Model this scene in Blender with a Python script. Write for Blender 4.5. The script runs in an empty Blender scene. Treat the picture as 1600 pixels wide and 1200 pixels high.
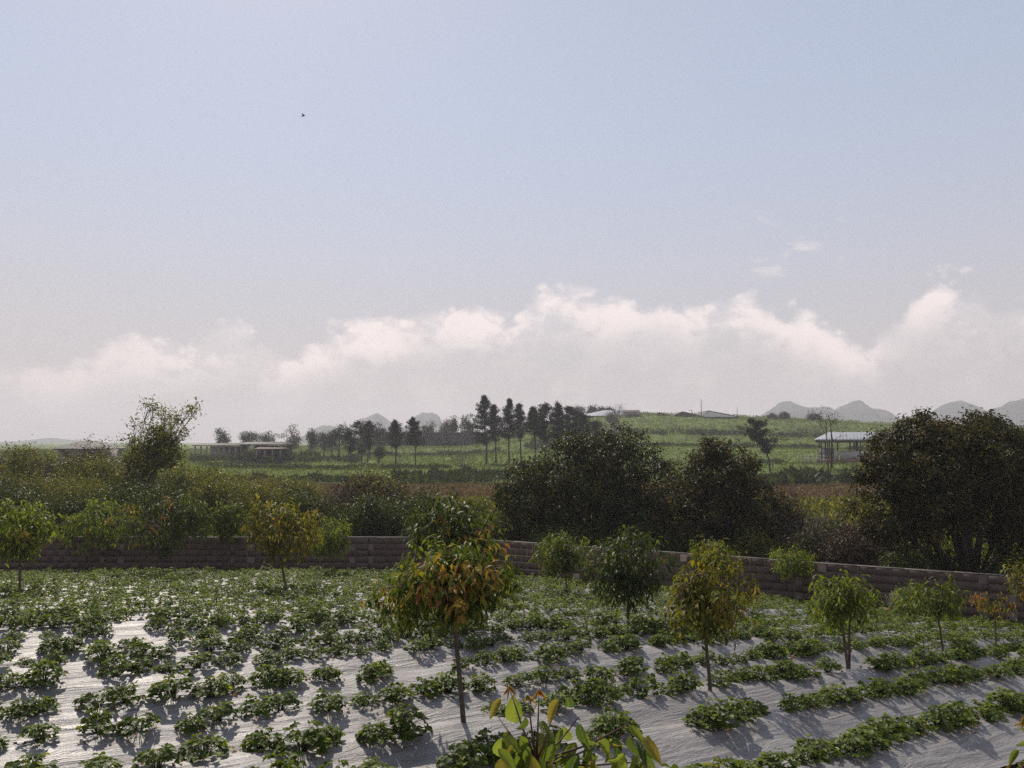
import bpy, math, random
import numpy as np
from mathutils import Matrix, Vector

R = math.radians
rng = np.random.default_rng(7)
random.seed(7)
scene = bpy.context.scene
col = scene.collection

# ------------------------------------------------------------------ camera
FPX = 1256.0                                # focal length in photo pixels (1600 wide)
PITCH = math.atan(90 / FPX)
cam_d = bpy.data.cameras.new("camera")
cam_d.sensor_fit = 'HORIZONTAL'
cam_d.sensor_width = 36.0
cam_d.lens = 36.0 * FPX / 1600.0
cam_d.clip_start = 0.05
cam_d.clip_end = 6000
cam = bpy.data.objects.new("camera", cam_d)
cam.rotation_euler = (math.pi / 2 + PITCH, 0, 0)
col.objects.link(cam)
scene.camera = cam

# ------------------------------------------------------------------ sun, sky, exposure
SUN_AZ, SUN_EL = R(-20), R(47)              # azimuth from +Y (ahead), negative = left
sun_d = bpy.data.lights.new("sun", 'SUN')
sun_d.energy = 4.8
sun_d.angle = R(0.53)
sun_d.color = (1.0, 0.92, 0.78)
sun = bpy.data.objects.new("sun", sun_d)
to_sun = Vector((math.sin(SUN_AZ) * math.cos(SUN_EL), math.cos(SUN_AZ) * math.cos(SUN_EL), math.sin(SUN_EL)))
sun.rotation_euler = to_sun.to_track_quat('Z', 'Y').to_euler()
sun.location = (-20, 40, 60)
col.objects.link(sun)

scene.view_settings.view_transform = 'Standard'
scene.view_settings.look = 'None'
scene.view_settings.gamma = 1.0
scene.view_settings.exposure = 0.0
scene.view_settings.use_curve_mapping = False
scene.render.engine = 'CYCLES'
scene.cycles.use_denoising = False
scene.cycles.max_bounces = 4
scene.cycles.diffuse_bounces = 2
scene.cycles.glossy_bounces = 2
scene.cycles.transmission_bounces = 3
scene.cycles.volume_bounces = 0
scene.cycles.sample_clamp_indirect = 4.0
scene.cycles.caustics_reflective = False
scene.cycles.caustics_refractive = False


class NT:
    """small helper for node trees: math on sockets"""
    def __init__(s, tree):
        s.t = tree; s.n = tree.nodes; s.l = tree.links
    def new(s, typ, **kw):
        nd = s.n.new(typ)
        for k, v in kw.items(): setattr(nd, k, v)
        return nd
    def put(s, sock, v):
        if hasattr(v, 'links') or hasattr(v, 'is_linked'): s.l.new(v, sock)
        else: sock.default_value = v
    def m(s, op, a, b=None, c=None, clamp=False):
        nd = s.new('ShaderNodeMath', operation=op, use_clamp=clamp)
        s.put(nd.inputs[0], a)
        if b is not None: s.put(nd.inputs[1], b)
        if c is not None: s.put(nd.inputs[2], c)
        return nd.outputs[0]
    def smooth(s, v, a, b, lo=0.0, hi=1.0):
        nd = s.new('ShaderNodeMapRange', interpolation_type='SMOOTHSTEP')
        s.put(nd.inputs[0], v)
        for i, x in zip((1, 2, 3, 4), (a, b, lo, hi)): s.put(nd.inputs[i], x)
        return nd.outputs[0]
    def mix(s, f, a, b):
        nd = s.new('ShaderNodeMix', data_type='RGBA')
        s.put(nd.inputs[0], f)
        for i, x in ((6, a), (7, b)):
            if isinstance(x, tuple): x = (*x, 1.0) if len(x) == 3 else x
            s.put(nd.inputs[i], x)
        return nd.outputs[2]
    def noise(s, vec, scale, detail=4, rough=0.55, dist=0.0):
        nd = s.new('ShaderNodeTexNoise')
        if vec is not None: s.l.new(vec, nd.inputs['Vector'])
        nd.inputs['Scale'].default_value = scale
        nd.inputs['Detail'].default_value = detail
        nd.inputs['Roughness'].default_value = rough
        nd.inputs['Distortion'].default_value = dist
        return nd.outputs['Fac']
    def ramp(s, fac, stops, interp='LINEAR'):
        nd = s.new('ShaderNodeValToRGB')
        nd.color_ramp.interpolation = interp
        el = nd.color_ramp.elements
        while len(el) > 1: el.remove(el[-1])
        el[0].position = stops[0][0]; el[0].color = (*stops[0][1], 1)
        for p, c in stops[1:]:
            e = el.new(p); e.color = (*c, 1)
        s.l.new(fac, nd.inputs[0])
        return nd.outputs[0]
    def mapping(s, vec, scale=(1, 1, 1), rot=(0, 0, 0), loc=(0, 0, 0)):
        nd = s.new('ShaderNodeMapping')
        s.l.new(vec, nd.inputs[0])
        nd.inputs['Scale'].default_value = scale
        nd.inputs['Rotation'].default_value = rot
        nd.inputs['Location'].default_value = loc
        return nd.outputs[0]


# world: physical sky, a bank of clouds low over the hills
world = bpy.data.worlds.new("World")
scene.world = world
world.use_nodes = True
w = NT(world.node_tree)
w.n.clear()
sky = w.new('ShaderNodeTexSky', sky_type='NISHITA')
sky.sun_disc = False
sky.sun_elevation = SUN_EL
sky.sun_rotation = SUN_AZ
sky.air_density = 1.0
sky.dust_density = 0.5
sky.ozone_density = 1.0
SKY_STRENGTH = 0.10
tc = w.new('ShaderNodeTexCoord')
dirv = tc.outputs['Generated']
sep = w.new('ShaderNodeSeparateXYZ'); w.l.new(dirv, sep.inputs[0])
dx, dy, dz = sep.outputs
az = w.m('MULTIPLY', w.m('ARCTAN2', dx, dy), 180 / math.pi)
el = w.m('MULTIPLY', w.m('ARCSINE', dz), 180 / math.pi)
def px_az(x): return math.degrees(math.atan((x - 800) / FPX))
def px_el(x, y):
    v = Vector((x - 800, FPX, 600 - y)); v.rotate(Matrix.Rotation(PITCH, 3, 'X'))
    return math.degrees(math.asin(v.normalized().z))
tops = [(0, 535), (90, 540), (180, 512), (260, 512), (318, 492), (345, 484), (390, 500), (430, 515), (500, 505), (530, 490), (600, 483), (650, 466), (690, 462),
        (740, 468), (800, 466), (826, 442), (850, 434), (890, 430), (925, 444), (965, 448), (1000, 442), (1040, 438), (1090, 447),
        (1155, 440), (1210, 456), (1290, 478), (1345, 505), (1385, 470), (1415, 450), (1440, 428), (1480, 416), (1530, 420), (1570, 426), (1600, 428), (1680, 440)]
fc = w.new('ShaderNodeFloatCurve')
cv = fc.mapping.curves[0]
pts = [((px_az(x) + 45) / 90, px_el(x, y) / 20) for x, y in tops]
cv.points[0].location = (0.0, 0.40); cv.points[1].location = (1.0, 0.50)
for p in pts: cv.points.new(*p)
fc.mapping.update()
w.l.new(w.m('DIVIDE', w.m('ADD', az, 45.0), 90.0), fc.inputs['Value'])
top = w.m('MULTIPLY', fc.outputs[0], 20.0)
nv = w.mapping(dirv, scale=(1, 1, 1.5))
nA = w.noise(nv, 16, 8, 0.62)
nB = w.noise(nv, 7, 5, 0.55, 0.6)
nC = w.noise(w.mapping(dirv, scale=(1, 1, 2.6)), 22, 6, 0.55, 0.5)
def billow(scale, seed):
    vo = w.new('ShaderNodeTexVoronoi', feature='F1')
    w.l.new(w.mapping(wvec, loc=(seed, seed, 0)), vo.inputs['Vector'])
    vo.inputs['Scale'].default_value = scale
    return w.m('SUBTRACT', 0.5, vo.outputs['Distance'])
warp = w.new('ShaderNodeTexNoise'); w.l.new(nv, warp.inputs['Vector']); warp.inputs['Scale'].default_value = 26; warp.inputs['Detail'].default_value = 6
wv = w.new('ShaderNodeVectorMath', operation='MULTIPLY_ADD'); w.l.new(warp.outputs['Color'], wv.inputs[0]); wv.inputs[1].default_value = (.05, .05, .05); w.l.new(nv, wv.inputs[2])
wvec = wv.outputs[0]
bl1, bl2, bl3 = billow(13, 0), billow(30, 3), billow(64, 7)
bil = w.m('ADD', w.m('MULTIPLY', bl1, 2.0), w.m('ADD', w.m('MULTIPLY', bl2, 1.5), w.m('MULTIPLY', bl3, .7)))
depth_ = w.m('SUBTRACT', w.m('ADD', w.m('ADD', top, -0.75), w.m('ADD', bil, w.m('MULTIPLY', w.m('SUBTRACT', nA, 0.5), 4.2))), el)
edge = w.smooth(depth_, -0.25, 1.25)
lowfade = w.smooth(w.m('ADD', depth_, w.m('MULTIPLY', w.m('SUBTRACT', nB, .5), 6.0)), 1.8, 6.5, 1.0, 0.30)
holes = w.smooth(w.m('ADD', nB, w.m('MULTIPLY', w.m('SUBTRACT', nA, 0.5), 0.9)), 0.38, 0.56, 0.30, 1.0)
cloud = w.m('MULTIPLY', w.m('MULTIPLY', edge, lowfade), holes, clamp=True)
cloud = w.m('MULTIPLY', cloud, w.smooth(az, -36, -16, 0.45, 1.0))
gap = w.m('MULTIPLY', w.smooth(w.m('ABSOLUTE', w.m('SUBTRACT', az, 24.6)), .6, 2.6, .85, 0.0), w.smooth(el, 5, 7.5))
cloud = w.m('MULTIPLY', cloud, w.m('SUBTRACT', 1.0, gap))
# thin wisps above the bank
wisp = w.m('MULTIPLY', w.m('MULTIPLY', w.smooth(nC, 0.55, 0.75), w.smooth(el, 10.0, 12.5)), w.smooth(el, 13.5, 16.5, 1.0, 0.0))
wisp = w.m('MULTIPLY', wisp, w.m('MULTIPLY', w.smooth(az, 12, 18, 0.0, 0.4), w.smooth(az, 22, 26, 1.0, 0.0)))
cmask = w.m('MAXIMUM', w.m('MULTIPLY', cloud, 0.86), wisp)
K = 1.0 / SKY_STRENGTH
skyc = sky.outputs[0]
# low haze band: warm grey, thickening towards the horizon all the way round
veil = w.m('POWER', w.smooth(el, 0.0, 26.0, 1.0, 0.0), 1.3)
tint = w.new('ShaderNodeMix', data_type='RGBA', blend_type='MULTIPLY')
tint.inputs[0].default_value = 1.0
w.l.new(skyc, tint.inputs[6]); tint.inputs[7].default_value = (1.05, 0.92, 0.84, 1)
VEIL_C = (0.60 * K, 0.53 * K, 0.52 * K)
thin = w.mix(w.smooth(el, 24.0, 75.0, 0.55, 0.16), tint.outputs[2], (0.64 * K, 0.70 * K, 0.845 * K))       # thin bright high haze over the whole sky
base = w.mix(w.m('MULTIPLY', veil, 0.9), thin, VEIL_C)
lit = w.smooth(w.m('ADD', w.m('ADD', w.m('MULTIPLY', nA, .7), w.m('MULTIPLY', bil, .13)), w.smooth(depth_, 0, 5.0, 0.34, 0.0)), 0.28, 0.66)
ccol = w.mix(lit, (0.66 * K, 0.615 * K, 0.615 * K), (1.04 * K, 0.92 * K, 0.885 * K))
final = w.mix(cmask, base, ccol)
bg = w.new('ShaderNodeBackground')
bg.inputs[1].default_value = SKY_STRENGTH
w.l.new(final, bg.inputs[0])
wo = w.new('ShaderNodeOutputWorld')
w.l.new(bg.outputs[0], wo.inputs[0])
world.cycles.sampling_method = 'MANUAL'
world.cycles.sample_map_resolution = 512

# ------------------------------------------------------------------ geometry helpers
def ray(px, py):
    v = Vector((px - 800, FPX, 600 - py)); v.rotate(Matrix.Rotation(PITCH, 3, 'X'))
    return v / v.y
def P(px, py, Y):
    """world point seen at photo pixel (px, py), Y metres ahead"""
    return ray(px, py) * Y

_ph = rng.uniform(0, 6.28, (12, 2)); _an = rng.uniform(0, 6.28, 12)
def wob(X, Y, f=1.0):
    """smooth pseudo noise in -1..1"""
    X = np.asarray(X, float); Y = np.asarray(Y, float)
    s = 0; tot = 0
    for i in range(12):
        fr = f * (1.0 + 0.55 * i); a = 1.0 / (1 + 0.5 * i)
        s = s + a * np.sin(fr * (X * math.cos(_an[i]) + Y * math.sin(_an[i])) + _ph[i, 0]); tot += a
    return s / tot * 1.8

def H(X, Y):
    """height of the strawberry field"""
    Yc = np.maximum(Y, 1.5)
    return -(2.0 + .09 * Yc + .035 * X + .0018 * np.asarray(X) ** 2 + .017 * np.maximum(Yc - 14, 0))

CREST_X = [-3000, -600, 0, 330, 450, 600, 700, 780, 850, 920, 1000, 1100, 1200, 1300, 1400, 1600, 1900, 5000]
CREST_Y = [704, 704, 704, 703, 699, 688, 684, 676, 660, 650, 646, 649, 652, 656, 662, 667, 676, 690]
YC = 280.0
def F(X, Y):
    """height of the land beyond the wall"""
    X = np.asarray(X, float); Y = np.asarray(Y, float)
    fieldz = H(np.clip(X, -25, 25), Y) - 0.35
    meadow = -4.80 + (np.clip(Y, 30, 85) - 30) / 55 * .45
    z = np.where(Y < 28, fieldz, meadow)
    bl = np.clip((Y - 28) / 2.0, 0, 1)
    z = np.where(Y < 30, fieldz * (1 - bl) + meadow * bl, z)
    xp = 800 + FPX * X / np.maximum(Y, 20)
    zc = (690 - np.interp(xp, CREST_X, CREST_Y)) / FPX * YC
    Yw = Y + 7.0 * np.sin((Y - 60 + 6 * wob(X, X * 0, .02)) * 2 * math.pi / 47)
    t = np.clip((Yw - 85) / (YC - 85), 0, 1)
    hill = -4.25 + (zc + 4.25) * t ** 2.2
    s = np.clip((Y - YC) / 260, 0, 1); s = s * s * (3 - 2 * s)
    far = zc + (-3.0 - zc) * s
    z = np.where(Y > 85, np.where(Y > YC, far, hill), z)
    return z + np.where(Y > 31, .10 * wob(X, Y, .22) + .25 * wob(X, Y, .03) * np.clip((Y - 60) / 60, 0, 1), 0)

def march(px, py, f, y0, y1, n=4000):
    r = ray(px, py)
    Ys = np.linspace(y0, y1, n)
    d = r.z * Ys - f(r.x * Ys, Ys)
    k = np.argmax(d <= 0)
    if d[k] > 0: k = n - 1
    Y = Ys[k]
    return Vector((r.x * Y, Y, float(f(r.x * Y, Y))))
def G(px, py):
    """point of the strawberry field seen at a photo pixel"""
    q = march(px, py, H, 2.0, 40.0)
    while not inside(q.x, q.y, -.3):            # keep it in front of the wall
        Y = q.y - .1; X = q.x * Y / q.y
        q = Vector((X, Y, float(H(X, Y))))
    return q
def GF(px, py, y0=31, y1=600):
    return march(px, py, F, y0, y1)

def new_mesh(name, V, T, mat=None, smooth=False):
    me = bpy.data.meshes.new(name)
    V = np.ascontiguousarray(V, dtype=np.float32).reshape(-1, 3)
    T = np.ascontiguousarray(T, dtype=np.int32)
    k = T.shape[1]
    me.vertices.add(len(V)); me.vertices.foreach_set('co', V.ravel())
    me.loops.add(T.size); me.loops.foreach_set('vertex_index', T.ravel())
    me.polygons.add(len(T))
    me.polygons.foreach_set('loop_start', np.arange(0, T.size, k, dtype=np.int32))
    me.polygons.foreach_set('loop_total', np.full(len(T), k, dtype=np.int32))
    if smooth: me.polygons.foreach_set('use_smooth', np.ones(len(T), dtype=bool))
    if mat: me.materials.append(mat)
    me.update(calc_edges=True)
    return me

def link(name, me, parent=None, loc=None):
    o = bpy.data.objects.new(name, me)
    col.objects.link(o)
    if parent is not None: o.parent = parent
    if loc is not None: o.location = loc
    return o

def tag(o, label=None, cat=None, group=None, kind=None):
    if label: o['label'] = label
    if cat: o['category'] = cat
    if group: o['group'] = group
    if kind: o['kind'] = kind
    return o

def empty(name, loc, label, cat, group=None, rz=0):
    o = bpy.data.objects.new(name, None)
    o.empty_display_size = 0.2
    o.location = loc; o.rotation_euler = (0, 0, rz)
    col.objects.link(o)
    return tag(o, label, cat, group)

class MB:
    def __init__(s): s.V = []; s.T = []; s.n = 0
    def add(s, V, T):
        V = np.asarray(V, float).reshape(-1, 3); T = np.asarray(T, int).reshape(-1, 3)
        s.V.append(V); s.T.append(T + s.n); s.n += len(V)
    def quad(s, a, b, c, d): s.add([a, b, c, d], [(0, 1, 2), (0, 2, 3)])
    def box(s, c, d, rz=0.0, taper=1.0):
        x, y, z = np.array(d) / 2
        v = np.array([(sx * x * (taper if sz > 0 else 1), sy * y * (taper if sz > 0 else 1), sz * z) for sz in (-1, 1) for sx, sy in ((-1, -1), (1, -1), (1, 1), (-1, 1))])
        if rz:
            c_, s_ = math.cos(rz), math.sin(rz)
            v[:, :2] = v[:, :2] @ np.array([[c_, s_], [-s_, c_]])
        s.add(v + np.array(c), BOXT)
    def tube(s, pts, rad, k=5):
        pts = np.asarray(pts, float); rad = np.broadcast_to(np.asarray(rad, float), (len(pts),))
        tan = np.gradient(pts, axis=0); tan /= np.linalg.norm(tan, axis=1)[:, None] + 1e-9
        up = np.where(np.abs(tan[:, 2:3]) > .9, [[1., 0, 0]], [[0, 0, 1.]])
        a = np.cross(tan, up); a /= np.linalg.norm(a, axis=1)[:, None] + 1e-9
        b = np.cross(tan, a)
        th = np.linspace(0, 2 * math.pi, k, endpoint=False)
        ring = pts[:, None] + rad[:, None, None] * (a[:, None] * np.cos(th)[None, :, None] + b[:, None] * np.sin(th)[None, :, None])
        n = len(pts); V = ring.reshape(-1, 3)
        T = []
        for i in range(n - 1):
            for j in range(k):
                p, q = i * k + j, i * k + (j + 1) % k
                T += [(p, q, q + k), (p, q + k, p + k)]
        V = np.vstack([V, pts[-1], pts[0]]); e = n * k
        for j in range(k):
            T.append((e - k + j, e - k + (j + 1) % k, e)); T.append(((j + 1) % k, j, e + 1))
        s.add(V, T)
    def build(s, name, mat, parent=None, loc=None, smooth=False):
        V = np.vstack(s.V) if s.V else np.zeros((0, 3)); T = np.vstack(s.T) if s.T else np.zeros((0, 3), int)
        return link(name, new_mesh(name, V, T, mat, smooth), parent, loc)
BOXT = [(0, 2, 1), (0, 3, 2), (4, 5, 6), (4, 6, 7), (0, 1, 5), (0, 5, 4), (1, 2, 6), (1, 6, 5), (2, 3, 7), (2, 7, 6), (3, 0, 4), (3, 4, 7)]

def nrm(a): return a / (np.linalg.norm(a, axis=-1, keepdims=True) + 1e-9)
def rdir(n, g=None):
    g = g or rng
    return nrm(g.normal(size=(n, 3)))

def leaf_mesh(Pn, D, N, L, W, quality=1, fold=.22, droop=.12):
    """many leaves at once: positions, directions, normals, lengths, widths"""
    n = len(Pn)
    L = np.broadcast_to(L, (n,))[:, None]; W = np.broadcast_to(W, (n,))[:, None]
    D = nrm(D); S = nrm(np.cross(D, N)); N = np.cross(S, D)
    if quality == 0:
        V = np.stack([Pn, Pn + D * .45 * L + S * W * .5 + N * fold * W, Pn + D * L - N * droop * L, Pn + D * .45 * L - S * W * .5 + N * fold * W], 1)
        T = np.array([(0, 1, 2), (0, 2, 3)])
    elif quality == 1:
        V = np.stack([Pn, Pn + D * .42 * L + S * W * .5 + N * fold * W, Pn + D * .5 * L, Pn + D * .42 * L - S * W * .5 + N * fold * W, Pn + D * L - N * droop * L], 1)
        T = np.array([(0, 1, 2), (0, 2, 3), (1, 4, 2), (2, 4, 3)])
    else:   # broad, rounded leaflet
        V = np.stack([Pn, Pn + D * .35 * L + S * W * .46 + N * fold * W, Pn + D * .75 * L + S * W * .42 + N * fold * .8 * W,
                      Pn + D * L - N * droop * L, Pn + D * .75 * L - S * W * .42 + N * fold * .8 * W, Pn + D * .35 * L - S * W * .46 + N * fold * W, Pn + D * .55 * L], 1)
        T = np.array([(0, 1, 6), (1, 2, 6), (2, 3, 6), (3, 4, 6), (4, 5, 6), (5, 0, 6)])
    k = V.shape[1]
    TT = (T[None] + (np.arange(n) * k)[:, None, None]).reshape(-1, 3)
    return V.reshape(-1, 3), TT

# ------------------------------------------------------------------ materials
def material(name):
    m = bpy.data.materials.new(name); m.use_nodes = True
    t = NT(m.node_tree); t.n.clear()
    out = t.new('ShaderNodeOutputMaterial')
    return m, t, out

def principled(t, color, rough=.7, metal=0.0, spec=.5, normal=None):
    b = t.new('ShaderNodeBsdfPrincipled')
    t.put(b.inputs['Base Color'], (*color, 1) if isinstance(color, tuple) and len(color) == 3 else color)
    t.put(b.inputs['Roughness'], rough); t.put(b.inputs['Metallic'], metal)
    b.inputs['Specular IOR Level'].default_value = spec
    if normal: t.l.new(normal, b.inputs['Normal'])
    return b.outputs[0]

def bump(t, h, strength=.5, dist=.02):
    b = t.new('ShaderNodeBump'); t.put(b.inputs['Strength'], strength); b.inputs['Distance'].default_value = dist
    t.l.new(h, b.inputs['Height'])
    return b.outputs[0]

def plain(name, color, rough=.8, metal=0.0, var=.25, scale=8.0, spec=.4):
    m, t, out = material(name)
    tc = t.new('ShaderNodeTexCoord')
    n = t.noise(tc.outputs['Object'], scale, 5)
    c = t.ramp(n, [(.3, tuple(x * (1 - var) for x in color)), (.7, tuple(min(1, x * (1 + var)) for x in color))])
    t.l.new(principled(t, c, rough, metal, spec, bump(t, n, .3, .01)), out.inputs[0])
    return m

def leafmat(name, stops, rough=.5, trans=.38, spec=.18, tcol=(1.35, 1.25, .55), source='island'):
    """leaf: every leaf (mesh island) gets its own shade from the ramp; light shines through"""
    m, t, out = material(name)
    if source == 'island':
        rnd = t.new('ShaderNodeNewGeometry').outputs['Random Per Island']
    else:
        rnd = t.new('ShaderNodeObjectInfo').outputs['Random']
    tc = t.new('ShaderNodeTexCoord')
    c = t.ramp(rnd, stops)
    n = t.noise(tc.outputs['Object'], 1.3, 3)
    hs = t.new('ShaderNodeHueSaturation')
    t.l.new(c, hs.inputs['Color']); t.l.new(t.smooth(n, .3, .7, .75, 1.25), hs.inputs['Value'])
    c = hs.outputs[0]
    pb = principled(t, c, rough, 0, spec)
    tr = t.new('ShaderNodeBsdfTranslucent')
    mm = t.new('ShaderNodeMix', data_type='RGBA', blend_type='MULTIPLY')
    mm.inputs[0].default_value = 1; t.l.new(c, mm.inputs[6]); mm.inputs[7].default_value = (*tcol, 1)
    t.l.new(mm.outputs[2], tr.inputs[0])
    ms = t.new('ShaderNodeMixShader'); ms.inputs[0].default_value = trans
    t.l.new(pb, ms.inputs[1]); t.l.new(tr.outputs[0], ms.inputs[2])
    t.l.new(ms.outputs[0], out.inputs[0])
    return m

M = {}
M['straw'] = leafmat('strawberry_leaf', [(0, (.050, .080, .014)), (.5, (.095, .140, .022)), (.85, (.15, .195, .036)), (1, (.24, .25, .055))], .5, .45, .17, (1.4, 1.3, .5))
M['straw_dry'] = leafmat('dry_leaf', [(0, (.12, .07, .035)), (.6, (.22, .14, .06)), (1, (.30, .22, .10))], .7, .25, .2, (1.1, 1, .8))
M['petiole'] = plain('petiole', (.10, .11, .045), .6)
M['fruit'] = plain('red_fruit', (.45, .03, .025), .35)
M['sap_green'] = leafmat('sapling_leaf', [(0, (.035, .060, .010)), (.45, (.075, .110, .016)), (.8, (.14, .165, .022)), (1, (.22, .22, .030))], .5, .42, .2)
M['sap_olive'] = leafmat('olive_leaf', [(0, (.050, .062, .010)), (.4, (.105, .115, .016)), (.8, (.19, .175, .022)), (1, (.28, .21, .025))], .5, .45, .2)
M['sap_lime'] = leafmat('lime_leaf', [(0, (.050, .080, .012)), (.4, (.11, .155, .020)), (1, (.22, .25, .035))], .5, .48, .2)
M['sap_dark'] = leafmat('dark_sapling_leaf', [(0, (.022, .038, .010)), (.6, (.048, .072, .014)), (1, (.13, .15, .024))], .5, .36, .2)
M['young'] = leafmat('young_orange_leaf', [(0, (.16, .070, .026)), (.25, (.26, .135, .032)), (.5, (.30, .21, .040)), (.75, (.24, .22, .040)), (1, (.10, .12, .02))], .5, .5, .2, (1.3, 1.05, .7))
M['young1'] = leafmat('single_orange_leaf', [(0, (.16, .070, .026)), (.25, (.26, .135, .032)), (.5, (.30, .21, .040)), (.75, (.24, .22, .040)), (1, (.10, .12, .02))], .5, .5, .2, (1.3, 1.05, .7), 'object')
M['sap1'] = leafmat('single_green_leaf', [(0, (.035, .060, .010)), (.45, (.075, .110, .016)), (.8, (.15, .165, .022)), (1, (.24, .22, .030))], .5, .5, .2, (1.35, 1.25, .55), 'object')
M['olive1'] = leafmat('single_olive_leaf', [(0, (.050, .062, .010)), (.4, (.105, .115, .016)), (.8, (.19, .175, .022)), (1, (.28, .21, .025))], .5, .5, .2, (1.35, 1.25, .55), 'object')
M['lime1'] = leafmat('single_lime_leaf', [(0, (.050, .080, .012)), (.4, (.11, .155, .020)), (1, (.22, .25, .035))], .5, .5, .2, (1.35, 1.25, .55), 'object')
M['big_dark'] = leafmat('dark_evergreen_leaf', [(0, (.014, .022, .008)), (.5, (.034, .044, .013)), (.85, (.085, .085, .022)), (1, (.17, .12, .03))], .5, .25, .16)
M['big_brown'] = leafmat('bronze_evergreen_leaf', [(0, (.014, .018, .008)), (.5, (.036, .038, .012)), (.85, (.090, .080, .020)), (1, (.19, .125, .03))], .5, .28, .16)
M['bush_green'] = leafmat('bush_leaf', [(0, (.018, .032, .010)), (.6, (.042, .062, .014)), (1, (.12, .135, .028))], .45, .36)
M['bush_olive'] = leafmat('olive_bush_leaf', [(0, (.060, .074, .014)), (.6, (.125, .135, .024)), (1, (.25, .23, .045))], .45, .40)
M['bush_brown'] = leafmat('brown_bush_leaf', [(0, (.040, .028, .018)), (.6, (.075, .050, .028)), (1, (.13, .09, .045))], .6, .25, .3, (1.1, 1, .8))
M['pine'] = leafmat('pine_needle', [(0, (.014, .020, .012)), (.6, (.026, .034, .018)), (1, (.050, .054, .026))], .5, .15)
M['far_leaf'] = leafmat('distant_tree_leaf', [(0, (.030, .040, .024)), (.6, (.050, .060, .032)), (1, (.085, .090, .045))], .6, .25)
M['grass'] = leafmat('field_grass', [(0, (.062, .095, .016)), (.5, (.110, .160, .024)), (1, (.18, .22, .038))], .6, .35)
M['dry_grass'] = leafmat('dry_meadow_grass', [(0, (.075, .060, .025)), (.5, (.14, .095, .045)), (1, (.22, .15, .065))], .7, .3, .2, (1.1, 1, .8))
M['scrub'] = leafmat('bank_scrub_leaf', [(0, (.024, .036, .014)), (.6, (.048, .066, .022)), (1, (.09, .10, .032))], .6, .25)
M['bark'] = plain('bark', (.085, .062, .045), .85, var=.4, scale=20)
M['bark_dark'] = plain('dark_bark', (.050, .040, .032), .9, var=.4, scale=15)
M['twig'] = plain('twig_bark', (.12, .085, .065), .85, var=.3, scale=12)
M['twig_red'] = plain('reddish_twig', (.09, .045, .035), .7, var=.3, scale=20)
M['mortar'] = plain('mortar', (.165, .125, .11), .95, var=.15, scale=30)
M['coping'] = plain('wall_coping', (.11, .10, .09), .95, var=.35, scale=4)
M['cement'] = plain('cement', (.26, .235, .22), .9, var=.15, scale=10)
M['pale_concrete'] = plain('pale_concrete', (.38, .35, .33), .9, var=.25, scale=3)
M['darkroof'] = plain('dark_tile_roof', (.060, .050, .047), .75, var=.25, scale=3)
M['redroof'] = plain('faded_red_roof', (.12, .065, .055), .8, var=.25, scale=3)
M['white'] = plain('white_paint', (.70, .68, .66), .6, var=.06)
M['metalroof'] = plain('corrugated_metal', (.27, .28, .32), .5, .4, var=.12, scale=2)
M['wood'] = plain('weathered_wood', (.13, .10, .08), .85, var=.3)
M['darkwood'] = plain('dark_timber', (.06, .045, .04), .85, var=.3)
M['hedge'] = M['scrub']
M['feather'] = plain('dark_feather', (.03, .03, .035), .7)
M['redbrick'] = plain('red_brick_footing', (.24, .12, .09), .9, var=.25, scale=12)

def blockmat():
    m, t, out = material('brown_block')
    r_ = t.new('ShaderNodeObjectInfo').outputs['Random']
    tc = t.new('ShaderNodeTexCoord')
    geo = t.new('ShaderNodeNewGeometry')
    c = t.ramp(r_, [(0, (.100, .066, .057)), (.5, (.112, .075, .064)), (1, (.128, .087, .075))])
    n = t.noise(tc.outputs['Object'], 14, 6, .6)
    big = t.noise(geo.outputs['Position'], 1.1, 4)
    stain = t.smooth(big, .50, .75, 0, .3)
    c = t.mix(stain, c, (.12, .10, .085))
    c2 = t.mix(t.smooth(n, .35, .7, 0, .45), c, (.085, .052, .045))
    t.l.new(principled(t, c2, .92, 0, .3, bump(t, n, .6, .008)), out.inputs[0])
    return m
M['block'] = blockmat()

ROW = R(36.0)
def filmmat():
    m, t, out = material('silver_plastic_mulch')
    geo = t.new('ShaderNodeNewGeometry')
    pos = t.mapping(geo.outputs['Position'], rot=(0, 0, -ROW))
    w1 = t.noise(t.mapping(pos, scale=(.8, 7.5, 7.5)), 1.0, 6, .62, 1.4)
    w2 = t.noise(t.mapping(pos, scale=(2.5, 22, 15), rot=(0, 0, .35)), 1.0, 4, .55, 1.6)
    grain = t.noise(geo.outputs['Position'], 60, 4, .6)
    big = t.noise(geo.outputs['Position'], 1.6, 4, .5)
    dirt = t.smooth(t.noise(geo.outputs['Position'], 2.7, 7, .65), .55, .78, 0, .7)
    rows = t.smooth(w1, .35, .65)
    c = t.mix(rows, (.205, .192, .192), (.285, .266, .268))
    c = t.mix(dirt, c, (.22, .165, .13))
    gr = t.smooth(grain, .3, .7, .82, 1.12)
    hs = t.new('ShaderNodeHueSaturation'); t.l.new(c, hs.inputs['Color']); t.l.new(gr, hs.inputs['Value'])
    h = t.m('ADD', t.m('MULTIPLY', w1, 1.4), t.m('ADD', t.m('MULTIPLY', w2, .35), t.m('MULTIPLY', grain, .06)))
    nn = bump(t, h, .9, .032)
    rough = t.smooth(big, .3, .7, .42, .55)
    t.l.new(principled(t, hs.outputs[0], rough, .15, .5, nn), out.inputs[0])
    return m
M['film'] = filmmat()

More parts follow.
